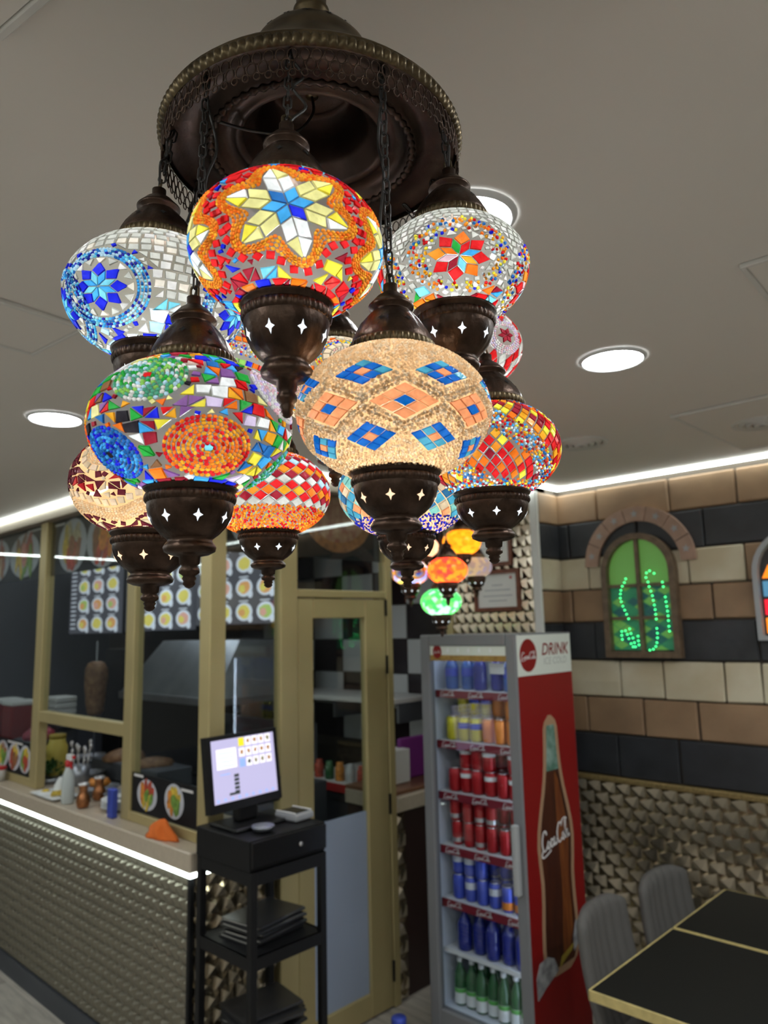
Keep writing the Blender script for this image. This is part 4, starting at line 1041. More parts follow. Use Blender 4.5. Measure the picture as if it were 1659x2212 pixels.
def canrow(shelf, z, keys, heights, hcan, noun, back=True):
    X_ = xs(len(keys))
    for i, (k, hh) in enumerate(zip(keys, heights)):
        for lv in range(hh):
            put(k[lv % len(k)], X_[i] + random.uniform(-.003, .003), YI + random.uniform(-.004, .004), z + .002 + lv * hcan, f'{ORD[i]} {noun} from the left, {"upper" if lv else "lower"} layer, {shelf} fridge shelf', 'can', f'cans on the {shelf} fridge shelf')
        if back:
            for lv in range(2): put(k[0], X_[i] + .01, YI + .075, z + .002 + lv * hcan, f'{noun} behind the front row on the {shelf} fridge shelf', 'can', f'cans at the back of the {shelf} fridge shelf')
canrow('second', 1.275, [('yelp',), ('yel',), ('yel',), ('ora',), ('ora',), ('ora',)], [1, 1, 1, 1, 1, 2], .108, 'soda can')
canrow('third', 1.045, [('redp',), ('red',), ('redp', 'redp'), ('red',), ('redp', 'red'), ('red',)], [1, 2, 2, 2, 1, 2], .105, 'red cola can')
canrow('fourth', .809, [('reds',), ('redsp',), ('reds',), ('redsp', 'reds'), ('redsp',), ('grn',)], [2, 2, 2, 2, 1, 1], .105, 'slim cola can')
canrow('fifth', .579, [('blup', 'blu'), ('blu',), ('blup',), ('blu',), ('bluo',), ('bluo', 'blu')], [2, 2, 2, 1, 1, 2], .104, 'blue can')
for i, x in enumerate(xs(5, -2.24, -1.93)): put('wat', x, YI + .012 * (i % 2), .367, f'{ORD[i]} dark blue water bottle from the left on the wire shelf', 'bottle', 'dark blue water bottles')
for i, x in enumerate(xs(5, -2.21, -1.96)): put('wat', x, YI + .075, .367, 'dark blue water bottle behind the front row on the wire shelf', 'bottle', 'dark blue water bottles behind')
for i, x in enumerate(xs(7, -2.275, -1.92)): put('spr', x, YI + .008 * (i % 2), .132, f'{ORD[i]} green bottle from the left on the fridge floor', 'bottle', 'green bottles on the fridge floor')
for i, x in enumerate(xs(6, -2.25, -1.94)): put('spr', x, YI + .07, .132, 'green bottle behind the front row on the fridge floor', 'bottle', 'green bottles behind')
nc = box('price_card', 'paper', None, -2.01, -1.93, 2.7605, 2.7615, 1.585, 1.632); tag(nc, 'small white price card in front of the blue bottles', 'card')
bb = empty('blue_bottle', (-2.47, 2.60, FL)); tag(bb, 'blue plastic bottle with a yellow ring on the floor beside the fridge', 'bottle')
lathe('bottle_body', [(.045, 0), (.05, .01), (.05, .14), (.035, .19), (.03, .20)], 'pet_blue', bb, 20); lathe('yellow_ring', [(.033, .196), (.036, .198), (.036, .205), (.033, .207)], 'gold_print', bb, 20); lathe('bottle_cap', [(.032, .205), (.034, .21), (.034, .235), (.028, .24)], 'can_blue', bb, 20)

# ------------------------------------------------------------------ serving counter
ZT2 = .884
ct = empty('serving_counter', (-5.4, 2.0, FL)); tag(ct, 'long serving counter with beige stone top and embossed metal front', 'counter'); RC = Rel(ct)
XE = -2.900
RC.box('counter_body', 'black_metal', -7.95, XE - .012, 1.815, 2.255, FL, ZT2 - .085)
RC.box('plinth', 'steel_dull', -7.95, XE - .002, 1.792, 1.814, FL, FL + .10)
relief('relief_front', RC.m((-7.9, 1.814, FL + .10), (1, 0, 0), (0, 0, 1)), XE + 7.888, ZT2 - .10 - FL - .10, .062, .052, .022, 'relief_front', ct)
relief('relief_end', RC.m((XE - .011, 1.815, FL + .02), (0, 1, 0), (0, 0, 1)), .44, ZT2 - .12 - FL, .075, .062, .03, 'relief_metal', ct)
RC.box('corner_trim', 'black_metal', XE - .016, XE + .006, 1.792, 1.815, FL, ZT2 - .10, .003)
RC.box('stone_top', 'beige_stone', -7.95, -2.871, 1.773, 2.262, ZT2 - .085, ZT2, .006)
tag(box('led_strip', 'led_counter', None, -7.95, -2.873, 1.778, 1.79, ZT2 - .102, ZT2 - .0855), 'white LED strip under the front edge of the beige counter', 'led strip')
tag(box('led_strip', 'led_counter', None, -2.886, -2.874, 1.791, 2.0, ZT2 - .102, ZT2 - .0855), 'short white LED strip under the counter end beside the black trolley', 'led strip')

# ------------------------------------------------------------------ gold framed glass partition
pt_ = empty('glass_partition', (-4.5, 1.9, ZT2)); tag(pt_, 'gold aluminium partition with glass bays above the serving counter', 'partition'); RP = Rel(pt_)
Y0p, Y1p = YF, 1.925
for x0, x1 in ((-7.3, -7.19), (-6.08, -5.97), (-4.86, -4.755), (-3.675, -3.585), (-2.973, XD)): RP.box('post', 'gold_alu', x0, x1, Y0p, Y1p if x1 < XD - .001 else 1.952, ZT2, 2.515, .004)
for x0, x1 in ((-5.97, -4.86), (-3.585, -2.973), (-7.19, -6.08)):
    RP.box('bottom_rail', 'gold_alu', x0, x1, Y0p + .003, Y1p - .003, ZT2, .931, .003); RP.box('glass_pane', 'clear_glass', x0, x1, 1.894, 1.898, .931, 2.515)
RP.box('cross_bar', 'gold_alu', -4.755, -3.675, Y0p + .002, Y1p - .002, 1.279, 1.345, .004); RP.box('glass_pane', 'clear_glass', -4.755, -3.675, 1.894, 1.898, 1.345, 2.515)
# side with the door
jm = RP.box('post', 'gold_alu', XD - .058, XD, 2.268, 2.375, FL, 2.515, .004); RP.box('post', 'gold_alu', XD - .058, XD, 3.015, 3.064, FL, 2.515, .004)
RP.box('glass_pane', 'clear_glass', XD - .032, XD - .028, 1.952, 2.268, ZT2, 2.515); RP.box('bottom_rail', 'gold_alu', XD - .055, XD - .002, 1.952, 2.268, ZT2, .931, .003)
RP.box('transom_bar', 'gold_alu', XD - .056, XD - .001, 2.375, 3.015, 1.962, 2.002, .004); RP.box('glass_pane', 'clear_glass', XD - .032, XD - .028, 2.375, 3.015, 2.002, 2.515)
RP.box('post', 'gold_alu', XD - .05, XD, 3.60, YP, ZT2 - .05, 2.515, .004)
# the door itself
d1 = empty('door_1', (XD, 2.70, FL)); d1['kind'] = 'structure'; RD = Rel(d1)
RD.box('stile', 'gold_alu', XD - .05, XD - .004, 2.38, 2.479, FL + .01, 1.957, .004); RD.box('stile', 'gold_alu', XD - .05, XD - .004, 2.851, 3.010, FL + .01, 1.957, .004)
RD.box('top_rail', 'gold_alu', XD - .05, XD - .005, 2.479, 2.851, 1.856, 1.957, .003); RD.box('bottom_rail', 'gold_alu', XD - .05, XD - .005, 2.479, 2.851, FL + .01, FL + .12, .003)
RD.box('door_pane', 'clear_glass', XD - .03, XD - .026, 2.479, 2.851, .85, 1.856); pm('door_panel_blue', (.34, .40, .52), .4); RD.box('door_panel', 'door_panel_blue', XD - .034, XD - .022, 2.479, 2.851, FL + .12, .85)
for z0, z1 in ((1.865, 1.955), (1.55, 1.648), (.81, .913), (-.02, .08)): RD.box('hinge', 'black_metal', XD - .006, XD + .006, 3.004, 3.014, z0, z1)

# ------------------------------------------------------------------ food posters
for n_, c_ in dict(food_brown=(.28, .12, .05), food_red=(.42, .06, .03), food_yellow=(.62, .44, .05), food_green=(.16, .30, .05), food_cream=(.55, .46, .28), food_orange=(.6, .22, .03), food_pink=(.6, .26, .2)).items(): pm(n_, c_, .5, noise=.35, nscale=45)
pm('plate_print', (.55, .56, .62), .5)
def dish(parent, M, cx, cy, rx, ry, foods, t=.001):
    p_ = prism('printed_dish', ell(rx, ry, 24, cx, cy), 'plate_print', parent, M, t)
    for i in range(9):
        a = 2 * pi * i / 8 + .3; k = .48 if i < 8 else 0; L = rx * random.uniform(.34, .48); wd = ry * random.uniform(.16, .26)
        prism('printed_food', ell(L if i < 8 else rx * .34, wd if i < 8 else ry * .3, 10, cx + rx * k * cos(a), cy + ry * k * sin(a), .14, random.uniform(.9, 1.9)), foods[i * len(foods) // 9], p_, M, t + .0006 + .0003 * i)
def poster(name, o, ux, W, H, dishes, label, head=None):
    e = empty(name, o); tag(e, label, 'poster'); M = plane_m((0, 0, 0), ux, (0, 0, 1))
    b = prism('poster_sheet', [(0, 0), (W, 0), (W, H), (0, H)], 'black_board', e, M, .004)
    M = M @ Matrix.Translation((0, 0, .0042))
    for d_ in dishes: dish(b, M, *d_)
    if head:
        for (hx, hy, hw_) in head: prism('printed_line', [(hx, hy), (hx + hw_, hy), (hx + hw_, hy + .012), (hx, hy + .012)], 'logo_white', b, M, .001)
    return e
B, Rd, Ye, Gr, Cr, Or, Pk = 'food_brown', 'food_red', 'food_yellow', 'food_green', 'food_cream', 'food_orange', 'food_pink'
poster('food_poster', (-5.97, 1.905, 2.17), (1, 0, 0), 1.10, .345, [(.27, .17, .22, .15, [Rd, Ye, Cr, B]), (.76, .17, .26, .15, [Rd, B, Ye, Gr, Pk])], 'black food poster with kebab plates high in the leftmost glass bay', [(.8, .32, .22)])
poster('food_poster', (-4.755, 1.905, 2.17), (1, 0, 0), 1.08, .345, [(.30, .17, .20, .165, [Cr, Ye, Rd, B]), (.72, .17, .22, .165, [Ye, B, Rd, Or])], 'black food poster with two oval kebab plates high in the second bay', [(.04, .31, .14)])
poster('food_poster', (-3.585, 1.905, 2.17), (1, 0, 0), .61, .345, [(.30, .17, .22, .15, [B, Or, Ye])], 'black food poster with one plate high in the bay behind the red lamp')
poster('food_poster', (XD - .04, 1.955, 2.17), (0, 1, 0), .31, .345, [(.15, .17, .12, .14, [Gr, Ye, Rd])], 'narrow food poster above the fixed side pane')
e = poster('pizza_poster', (XD - .04, 2.38, 2.17), (0, 1, 0), .63, .345, [], 'poster of a large pizza above the kitchen door')
Mz = plane_m((0, 0, 0), (0, 1, 0), (0, 0, 1)) @ Matrix.Translation((0, 0, .0045)); pm('pizza_crust', (.34, .13, .035), .55, noise=.35, nscale=30); pm('pizza_cheese', (.50, .30, .18), .55, col2=(.28, .07, .04), nscale=22)
cr_ = prism('pizza_crust_print', [(x, max(.004, min(.341, y))) for x, y in ell(.27, .25, 40, .31, .285, .01)], 'pizza_crust', e, Mz, .001); prism('pizza_top_print', [(x, min(.341, y)) for x, y in ell(.225, .205, 36, .31, .295, .015)], 'pizza_cheese', e, Mz, .0016)
poster('food_poster', (-3.583, 1.884, .935), (1, 0, 0), .608, .182, [(.15, .09, .095, .072, [Rd, Or, Ye, Gr]), (.40, .095, .085, .078, [Ye, Or, Gr])], 'small black poster with snack plates low in the glass above the towel', [(.02, .165, .09), (.46, .15, .10)])
poster('food_poster', (-5.965, 1.884, .935), (1, 0, 0), 1.10, .20, [(.62, .1, .10, .085, [B, Ye, Gr]), (.82, .1, .10, .085, [Ye, Rd, B]), (1.0, .1, .09, .085, [Ye, Gr, Rd])], 'small black poster with wraps low in the leftmost bay', [(.7, .18, .25)])

# ------------------------------------------------------------------ kitchen: tiled wall, menu boards, equipment
for i in range(-4, 5):
    for j in range(7):
        x0 = -4.17 + .33 * i; z0 = 1.00 + .24 * j
        if x0 < -7.9 or x0 + .33 > XD - .02: continue
        box('wall_tile', ('tile_white', 'tile_dark')[(i + j) % 2], wk, x0 + .003, x0 + .327, YW - .012, YW + .001, z0 + .003, z0 + .237, .003)
em('menu_back', (.10, .105, .13), .55, (.05, .05, .06)); em('menu_plate', (.62, .68, .78), .75); em('menu_yellow', (.62, .55, .12), .8); em('menu_orange', (.62, .32, .12), .8); em('menu_green', (.36, .5, .14), .8); em('menu_pink', (.62, .34, .28), .8)
def board(x, y, z, W, H, nx, nz, label, side=False):
    e = empty('menu_board', (x, y, z)); tag(e, label, 'menu board', 'backlit menu boards'); M = plane_m((0, 0, 0), (1, 0, 0), (0, 0, 1))
    b = prism('board_face', [(0, 0), (W, 0), (W, H), (0, H)], 'menu_back', e, M, .03); box('board_frame', 'black_metal', e, -.01, W + .01, .001, .04, -.012, H + .012)
    M = M @ Matrix.Translation((0, 0, .0305)); xo = .16 if side else 0
    if side:
        for k in range(16): prism('price_line', [(.03, H - .04 - k * H / 17), (.14, H - .04 - k * H / 17), (.14, H - .028 - k * H / 17), (.03, H - .028 - k * H / 17)], 'menu_plate', b, M, .001)
    for i in range(nx):
        for j in range(nz):
            cx_, cy_ = xo + (W - xo) * (i + .5) / nx, H * (j + .5) / nz; rx, ry = (W - xo) / nx * .40, H / nz * .38
            p_ = prism('printed_dish', ell(rx, ry, 20, cx_, cy_), 'menu_plate', b, M, .001)
            c1, c2 = random.sample(['menu_yellow', 'menu_orange', 'menu_yellow', 'menu_green', 'menu_pink'], 2)
            prism('printed_food', ell(rx * .72, ry * .72, 14, cx_, cy_, .1), c1, p_, M, .0018); prism('printed_food', ell(rx * .38, ry * .42, 12, cx_ - rx * .25, cy_ - ry * .12, .15), c2, p_, M, .0024)
            prism('price_bubble', ell(rx * .28, rx * .28, 12, cx_ + rx * .75, cy_ - ry * .75), 'menu_plate', b, M, .0028)
            prism('dish_name', [(cx_ - rx * .6, cy_ + ry * 1.1), (cx_ + rx * .5, cy_ + ry * 1.1), (cx_ + rx * .5, cy_ + ry * 1.22), (cx_ - rx * .6, cy_ + ry * 1.22)], 'menu_plate', b, M, .001)
board(-7.42, 3.2, 1.81, 1.05, .72, 3, 4, 'backlit menu board with a price column, leftmost of three', True)
board(-6.25, 3.2, 1.82, 1.10, .72, 4, 4, 'backlit menu board with dishes, middle of three')
board(-5.10, 3.2, 1.85, 1.02, .70, 4, 4, 'backlit menu board with green salads, rightmost of three')
kt = empty('kitchen_worktop', (-5.4, 2.4, FL)); tag(kt, 'steel kitchen worktop behind the serving counter', 'worktop'); RK = Rel(kt)
RK.box('worktop_slab', 'steel_dull', -7.6, -3.2, 2.27, 2.55, ZT2 - .04, ZT2 - .002); RK.box('worktop_base', 'black_metal', -7.6, -3.2, 2.29, 2.53, FL, ZT2 - .04)
# cooking line against the tiled wall
hd_ = empty('extractor_hood', (-4.70, 3.0, 1.38)); tag(hd_, 'brushed steel extractor hood above the stove', 'hood')
bm = bmesh.new()
v8 = [bm.verts.new(p) for p in ((-.62, -.32, 0), (.62, -.32, 0), (.62, .45, 0), (-.62, .45, 0), (-.5, -.05, .36), (.5, -.05, .36), (.5, .45, .36), (-.5, .45, .36))]
for q in ((0, 3, 2, 1), (4, 5, 6, 7), (0, 1, 5, 4), (1, 2, 6, 5), (2, 3, 7, 6), (3, 0, 4, 7)): bm.faces.new([v8[i] for i in q])
link('hood_canopy', meshof(bm), 'steel', hd_); box('hood_lip', 'steel', hd_, -.63, .63, -.335, .45, -.05, 0, .004)
sv = empty('stove', (-4.75, 3.1, FL)); tag(sv, 'dark kitchen stove with shiny knobs under the hood', 'stove')
box('stove_body', 'steel_dull', sv, -.7, .7, -.30, .40, 0, 1.0); box('stove_top', 'black_metal', sv, -.7, .7, -.31, .40, 1.0, 1.03, .004); box('splash_panel', 'steel', sv, -.7, .7, .36, .40, 1.03, 1.30)
for k in range(5):
    kb = lathe('knob', [(.028, 0), (.03, .008), (.022, .022), (.0001, .024)], 'can_silver', sv, 18); kb.location = (-.5 + .25 * k, -.305, .92); kb.rotation_euler = (pi / 2, 0, 0)
ch2 = empty('steel_chiller', (-3.70, 2.90, FL)); tag(ch2, 'stainless steel kitchen cabinet seen through the side pane', 'cabinet')
box('cabinet_body', 'steel_dull', ch2, -.28, .22, -.2, .18, 0, 1.05); box('cabinet_door', 'steel', ch2, -.25, .2, -.212, -.201, .1, .98, .003); box('door_handle', 'can_silver', ch2, .14, .16, -.235, -.212, .5, .75, .003)
tw = empty('kitchen_shelf', (-3.9, 3.62, 1.32)); tag(tw, 'long white kitchen wall shelf seen through the door', 'shelf'); box('shelf_board', 'white_trim', tw, -.9, .62, -.18, .25, 0, .03, .003)
for x in (-.7, 0, .6): box('bracket', 'steel', tw, x, x + .02, -.1, .25, -.12, 0)
bt2 = empty('kitchen_bench', (-3.66, 3.45, FL)); tag(bt2, 'white kitchen bench with a red edge seen through the door', 'bench'); box('bench_body', 'steel_dull', bt2, -.3, .33, -.2, .4, 0, .95); box('bench_top', 'white_trim', bt2, -.31, .34, -.22, .4, .95, 1.0, .003); box('red_edge', 'red_print', bt2, -.31, .34, -.225, -.221, .95, 1.0)
for k in range(6):
    o = lathe('spice_jar', [(.028, 0), (.03, .004), (.03, .08), (.022, .09), (.022, .11), (.0001, .112)], ('tile_white', 'food_red', 'pet_green', 'food_orange')[k % 4], None, 14, loc=(-3.90 + .10 * k, 3.30, .851)); tag(o, f'{ORD[k]} small kitchen jar from the left on the bench seen through the door', 'jar', 'jars on the kitchen bench')
# doner on its spit
dn = empty('doner_grill', (-5.50, 2.57, ZT2)); tag(dn, 'vertical doner meat cone on a spit in front of the grill', 'doner')
pm('doner_meat', (.30, .17, .08), .6, col2=(.14, .06, .025), nscale=28, bump=.6, bscale=40)
lathe('meat_cone', [(.045, .32), (.06, .35), (.068, .42), (.078, .52), (.083, .60), (.078, .66), (.06, .70), (.03, .715)], 'doner_meat', dn, 32, mod=lambda i, a: 1 + .05 * sin(5 * a + i * 2) + .03 * sin(11 * a + i))
lathe('spit', [(.006, .02), (.006, .86), (.0001, .87)], 'steel', dn, 10); lathe('drip_tray', [(.0001, .0), (.15, .002), (.16, .03), (.15, .03), (.14, .012), (.0001, .012)], 'steel', dn, 28); box('grill_back', 'black_metal', dn, -.14, .14, .13, .22, .0, .80)
sbx = empty('food_box', (-5.80, 2.44, ZT2)); tag(sbx, 'white foam food boxes piled beside the doner', 'box'); 
for k in range(4): box('foam_box', 'white_plastic', sbx, -.1, .1, -.08, .08, .28 + k * .045, .28 + k * .045 + .04, .006)
box('box_stand', 'steel_dull', sbx, -.11, .11, -.09, .09, 0, .278)

# ------------------------------------------------------------------ things on the counter
zc_ = ZT2 + .001
pl_ = empty('serving_plate', (-4.46, 1.865, zc_)); tag(pl_, 'white rectangular plate with egg and chips on the counter', 'plate')
bm = bmesh.new(); bxv(bm, -.17, .17, -.085, .085, .004, .02)
for v_ in bm.verts:
    if v_.co.z < .01: v_.co.x *= .8; v_.co.y *= .75
bmesh.ops.bevel(bm, geom=list(bm.edges), offset=.004, segments=2, affect='EDGES'); bmesh.ops.translate(bm, verts=bm.verts, vec=(0, 0, -.004)); link('plate_dish', meshof(bm), 'white_plastic', pl_)
lathe('fried_egg', [(.0001, .022), (.05, .02), (.052, .016)], 'white_plastic', pl_, 16, loc=(-.08, -.02, 0)); lathe('egg_yolk', [(.0001, .034), (.015, .031), (.026, .02)], 'food_yellow', pl_, 16, loc=(-.08, -.02, 0))
for k in range(9):
    o = box('chip', 'food_yellow', pl_, -.03, .03, -.005, .005, 0, .01, .002); o.location = (.05 + random.uniform(-.05, .06), random.uniform(-.04, .04), .018 + .004 * (k % 3)); o.rotation_euler.z = random.uniform(0, 3)
lathe('rice_heap', [(.045, .016), (.04, .035), (.028, .07), (.012, .095), (.0001, .10)], 'label_white', pl_, 18, mod=lambda i, a: 1 + .06 * sin(7 * a + i), loc=(-.02, .04, 0))
sb = empty('spray_bottle', (-4.22, 1.835, zc_)); tag(sb, 'clear spray bottle with a red trigger head on the counter', 'bottle')
glasspane('clear_plastic', (.72, .78, .78)); pm('red_plastic', (.55, .02, .025), .35)
pm('frost', (.55, .60, .60), .25); lathe('bottle_body', [(.030, 0), (.034, .006), (.034, .10), (.030, .15), (.018, .185), (.014, .20)], 'frost', sb, 22)
lathe('bottle_collar', [(.018, .195), (.02, .2), (.02, .225), (.014, .23)], 'red_plastic', sb, 16); box('spray_head', 'white_plastic', sb, -.016, .05, -.012, .012, .228, .262, .005); box('nozzle', 'red_plastic', sb, .05, .066, -.008, .008, .242, .258, .002); box('trigger', 'red_plastic', sb, .028, .036, -.006, .006, .185, .23, .002)
pm('copper', (.38, .16, .07), .3, .9, noise=.3, nscale=60)
def shaker(x, y, label):
    e = empty('copper_shaker', (x, y, zc_)); tag(e, label, 'shaker', 'copper shakers')
    lathe('shaker_body', [(.024, 0), (.032, .012), (.036, .035), (.031, .06), (.021, .078), (.022, .10), (.028, .118)], 'copper', e, 24, mod=lambda i, a: 1 + .02 * cos(12 * a)); lathe('shaker_lid', [(.030, .116), (.032, .12), (.028, .128), (.0001, .131)], 'can_silver', e, 20)
shaker(-4.05, 1.845, 'waisted copper shaker in front, beside the spray bottle'); shaker(-4.16, 1.985, 'waisted copper shaker behind, under the gold cross bar')
bx = box('blue_carton', 'can_blue', None, -3.745, -3.69, 1.83, 1.862, zc_, zc_ + .14, .004); tag(bx, 'upright blue carton leaning at the gold post on the counter', 'carton')
# orange towel
v, f = [], []; nu, nv = 22, 10
for j in range(nv):
    t = j / (nv - 1)
    for i in range(nu):
        a = 2 * pi * i / nu; rr = (.080 * (1 - t ** 1.6) ** .75 + .003) * (1 + .24 * sin(3 * a + 1.2) * (1 - t) + .16 * sin(5 * a + t * 5) + .10 * sin(8 * a - 3 * t)); v.append((rr * cos(a) * 1.1 + .025 * t - .02 * sin(3 * t), rr * sin(a) * .45, (.085 * t + .03 * sin(4 * a + 1) * t * (1 - t) + .022 * sin(7 * a) * t * (1 - t)) if j else 0))
for j in range(nv - 1):
    for i in range(nu): f.append((j * nu + i, j * nu + (i + 1) % nu, (j + 1) * nu + (i + 1) % nu, (j + 1) * nu + i))
f.append(tuple(range(nu))[::-1]); f.append(tuple(range((nv - 1) * nu, nv * nu)))
pm('orange_cloth', (.75, .16, .02), .85, bump=.4, bscale=90); o = link('orange_towel', pyd(v, f), 'orange_cloth', None, smooth=True, loc=(-3.18, 1.818, zc_)); tag(o, 'crumpled bright orange cloth on the counter ledge', 'cloth')
j_ = empty('sauce_tub', (-5.22, 1.82, zc_)); tag(j_, 'small pale tub with a red lid at the left end of the counter', 'tub'); lathe('tub_body', [(.034, 0), (.042, .075), (.0001, .075)], 'white_trim', j_, 20); lathe('tub_lid', [(.044, .072), (.044, .086), (.04, .09), (.0001, .09)], 'red_plastic', j_, 20)
# food behind the glass
for k, (x, y, z) in enumerate(((-5.55, 2.05, 1.05), (-5.83, 2.05, 1.05))):
    e = empty('sauce_dispenser', (x, y, ZT2)); tag(e, ['red drink dispenser with a white lid nearer the gold post', 'red drink dispenser with a white lid at the left edge'][k], 'dispenser', 'red dispensers'); box('tank', 'cola_red', e, -.09, .09, -.09, .09, .15, .44, .012, 2); box('tank_lid', 'white_plastic', e, -.095, .095, -.095, .095, .44, .47, .006); box('stand', 'black_metal', e, -.08, .08, -.08, .08, 0, .15)
pm('onion_red', (.30, .03, .06), .3, noise=.3, nscale=18); pm('leaf', (.03, .09, .015), .6, noise=.4, nscale=30); pm('lemon', (.62, .50, .10), .5)
nb = empty('onion_bowl', (-5.26, 2.06, ZT2)); tag(nb, 'steel bowl stand that holds the red onions', 'bowl'); lathe('bowl', [(.05, 0), (.06, .15), (.13, .20), (.15, .235), (.145, .235), (.125, .205), (.0001, .18)], 'steel_dull', nb, 26)
for k in range(7):
    a = k * 2.4; r_ = .03 * sqrt(k + .3) * 1.2
    o = lathe('red_onion', [(.004, -.042), (.02, -.036), (.038, -.016), (.042, .002), (.034, .024), (.014, .036), (.004, .048), (.0001, .05)], 'onion_red', None, 16, loc=(-5.26 + r_ * cos(a), 2.06 + r_ * sin(a), ZT2 + .25 + (.045 if k < 2 else .0))); tag(o, 'red onion in the bowl behind the glass', 'onion', 'red onions in the bowl')
lj = empty('pickle_jar', (-5.02, 2.10, ZT2)); tag(lj, 'glass jar of pickles behind the gold post', 'jar'); lathe('jar_body', [(.06, 0), (.065, .01), (.065, .20), (.05, .23), (.05, .25)], 'lemon', lj, 22); lathe('jar_lid', [(.053, .25), (.053, .275), (.0001, .277)], 'gold_print', lj, 22)
pb = empty('parsley_bunch', (-4.93, 2.02, ZT2)); tag(pb, 'bunch of dark green parsley behind the gold post', 'parsley')
v, f = [], []
for k in range(160):
    a = random.uniform(0, 6.28); r_ = random.uniform(0, .085); z_ = .06 * random.random() + .02 + .05 * (1 - r_ / .085); p_ = Vector((r_ * cos(a), r_ * sin(a), z_)); d_ = Vector((random.uniform(-1, 1), random.uniform(-1, 1), random.uniform(-.3, 1))).normalized(); q_ = d_.orthogonal().normalized(); b = len(v)
    v += [tuple(p_), tuple(p_ + d_ * .018 + q_ * .009), tuple(p_ + d_ * .032), tuple(p_ + d_ * .018 - q_ * .009)]; f.append((b, b + 1, b + 2, b + 3))
tag(link('parsley_leaves', pyd(v, f), 'leaf', pb), kind='stuff'); lathe('parsley_tray', [(.09, 0), (.10, .03), (.095, .03), (.0001, .015)], 'steel', pb, 20)
for k, (x, y, r_, h_) in enumerate(((-4.76, 2.19, .10, .05), (-4.30, 2.05, .11, .04), (-3.98, 2.06, .12, .05))):
    e = empty('foil_dish', (x, y, ZT2)); tag(e, ['round steel dish left of the spray bottle behind the bar', 'round steel dish behind the copper shakers', 'round steel dish under the crumpled foil'][k], 'dish', 'steel dishes'); lathe('dish_body', [(r_ * .7, 0), (r_, h_), (r_ * 1.05, h_ + .004), (r_ * .98, h_ + .002), (r_ * .68, .006), (.0001, .005)], 'steel', e, 28)
for k in range(5):
    o = lathe('stacked_plate', [(.05, 0), (.10, .012), (.115, .018), (.113, .02), (.05, .006), (.0001, .005)], 'white_plastic', None, 28, loc=(-3.86, 1.98, ZT2 + .001 + k * .009)); tag(o, 'white round plate in the stack beside the gold post', 'plate', 'stack of white plates')
cu = empty('cutlery_holder', (-4.66, 2.10, ZT2)); tag(cu, 'steel cup full of spoons and forks behind the glass', 'cutlery holder'); lathe('holder_cup', [(.05, 0), (.055, .12), (.052, .12), (.0001, .01)], 'steel', cu, 20)
for k in range(8):
    a = k * .8; o = tube('spoon_handle', [(.03 * cos(a), .03 * sin(a), .05), (.055 * cos(a), .055 * sin(a), .19 + .02 * (k % 3))], .003, 'can_silver', cu); o2_ = lathe('spoon_bowl', [(.0001, -.02), (.009, -.01), (.012, .006), (.008, .018), (.0001, .022)], 'can_silver', o, 10, loc=(.058 * cos(a), .058 * sin(a), .205 + .02 * (k % 3)))
gt = empty('meat_tray', (-4.55, 2.42, ZT2)); tag(gt, 'long steel tray of shaved meat behind the cross bar', 'tray'); box('tray_body', 'steel_dull', gt, -.4, .45, -.12, .12, 0, .11, .006)
lathe('meat_heap', [(.15, .11), (.12, .14), (.06, .165), (.0001, .17)], 'doner_meat', gt, 20, mod=lambda i, a: 1 + .12 * sin(4 * a + i), loc=(-.18, 0, 0)); lathe('meat_heap', [(.13, .11), (.10, .135), (.05, .15), (.0001, .155)], 'doner_meat', gt, 20, mod=lambda i, a: 1 + .12 * sin(5 * a + i), loc=(.2, 0, 0))
br = lathe('bread_roll', [(.0001, -.02), (.045, -.018), (.06, 0), (.045, .025), (.0001, .032)], 'food_orange', None, 18, mod=lambda i, a: 1 + .12 * sin(2 * a), loc=(-4.30, 2.05, ZT2 + .065)); tag(br, 'orange bread roll lying in the steel dish', 'bread')
lm = empty('lemon_tray', (-5.42, 2.30, ZT2)); tag(lm, 'raised steel tray that holds the lemons', 'tray'); box('tray', 'steel_dull', lm, -.12, .14, -.08, .08, .28, .31, .004); box('tray_stand', 'steel_dull', lm, -.05, .05, -.05, .05, 0, .28)
for k in range(4):
    o = lathe('lemon', [(.003, -.045), (.012, -.036), (.03, -.014), (.032, .006), (.022, .028), (.008, .042), (.0001, .046)], 'lemon', None, 14, loc=(-5.50 + .065 * k, 2.28, ZT2 + .342)); o.rotation_euler = (0, pi / 2 * .9, .4 * k); tag(o, f'{ORD[k]} lemon from the left on the raised tray', 'lemon', 'lemons on the tray')

# ------------------------------------------------------------------ opening beyond the door, with its own small counter
sc_ = empty('side_counter', (XD - .2, 3.33, FL)); tag(sc_, 'narrow counter with beige edge and dark front between door and fridge', 'counter'); RS = Rel(sc_)
pm('stone_dark_red', (.03, .014, .012), .5); RS.box('counter_body', 'stone_dark_red', XD - .40, XD - .03, 3.07, 3.60, FL, .80); RS.box('counter_top', 'beige_stone', XD - .42, XD, 3.066, 3.60, .80, .88, .005); pm('wood_top', (.20, .09, .045), .4); RS.box('wood_lip', 'wood_top', XD - .42, XD - .04, 3.068, 3.60, .88, .90, .003)
relief('relief_edge', RS.m((XD - .03, 3.066, FL), (0, 1, 0), (0, 0, 1)), .09, .94, .09, .09, .03, 'relief_metal', sc_)
pm('purple_plastic', (.22, .03, .24), .5); v_ = empty('plastic_chair', (-3.12, 3.46, .901)); tag(v_, 'bright purple plastic chair back behind the small counter', 'chair'); box('backrest', 'purple_plastic', v_, -.02, .01, -.12, .14, .0, .24, .012, 2)
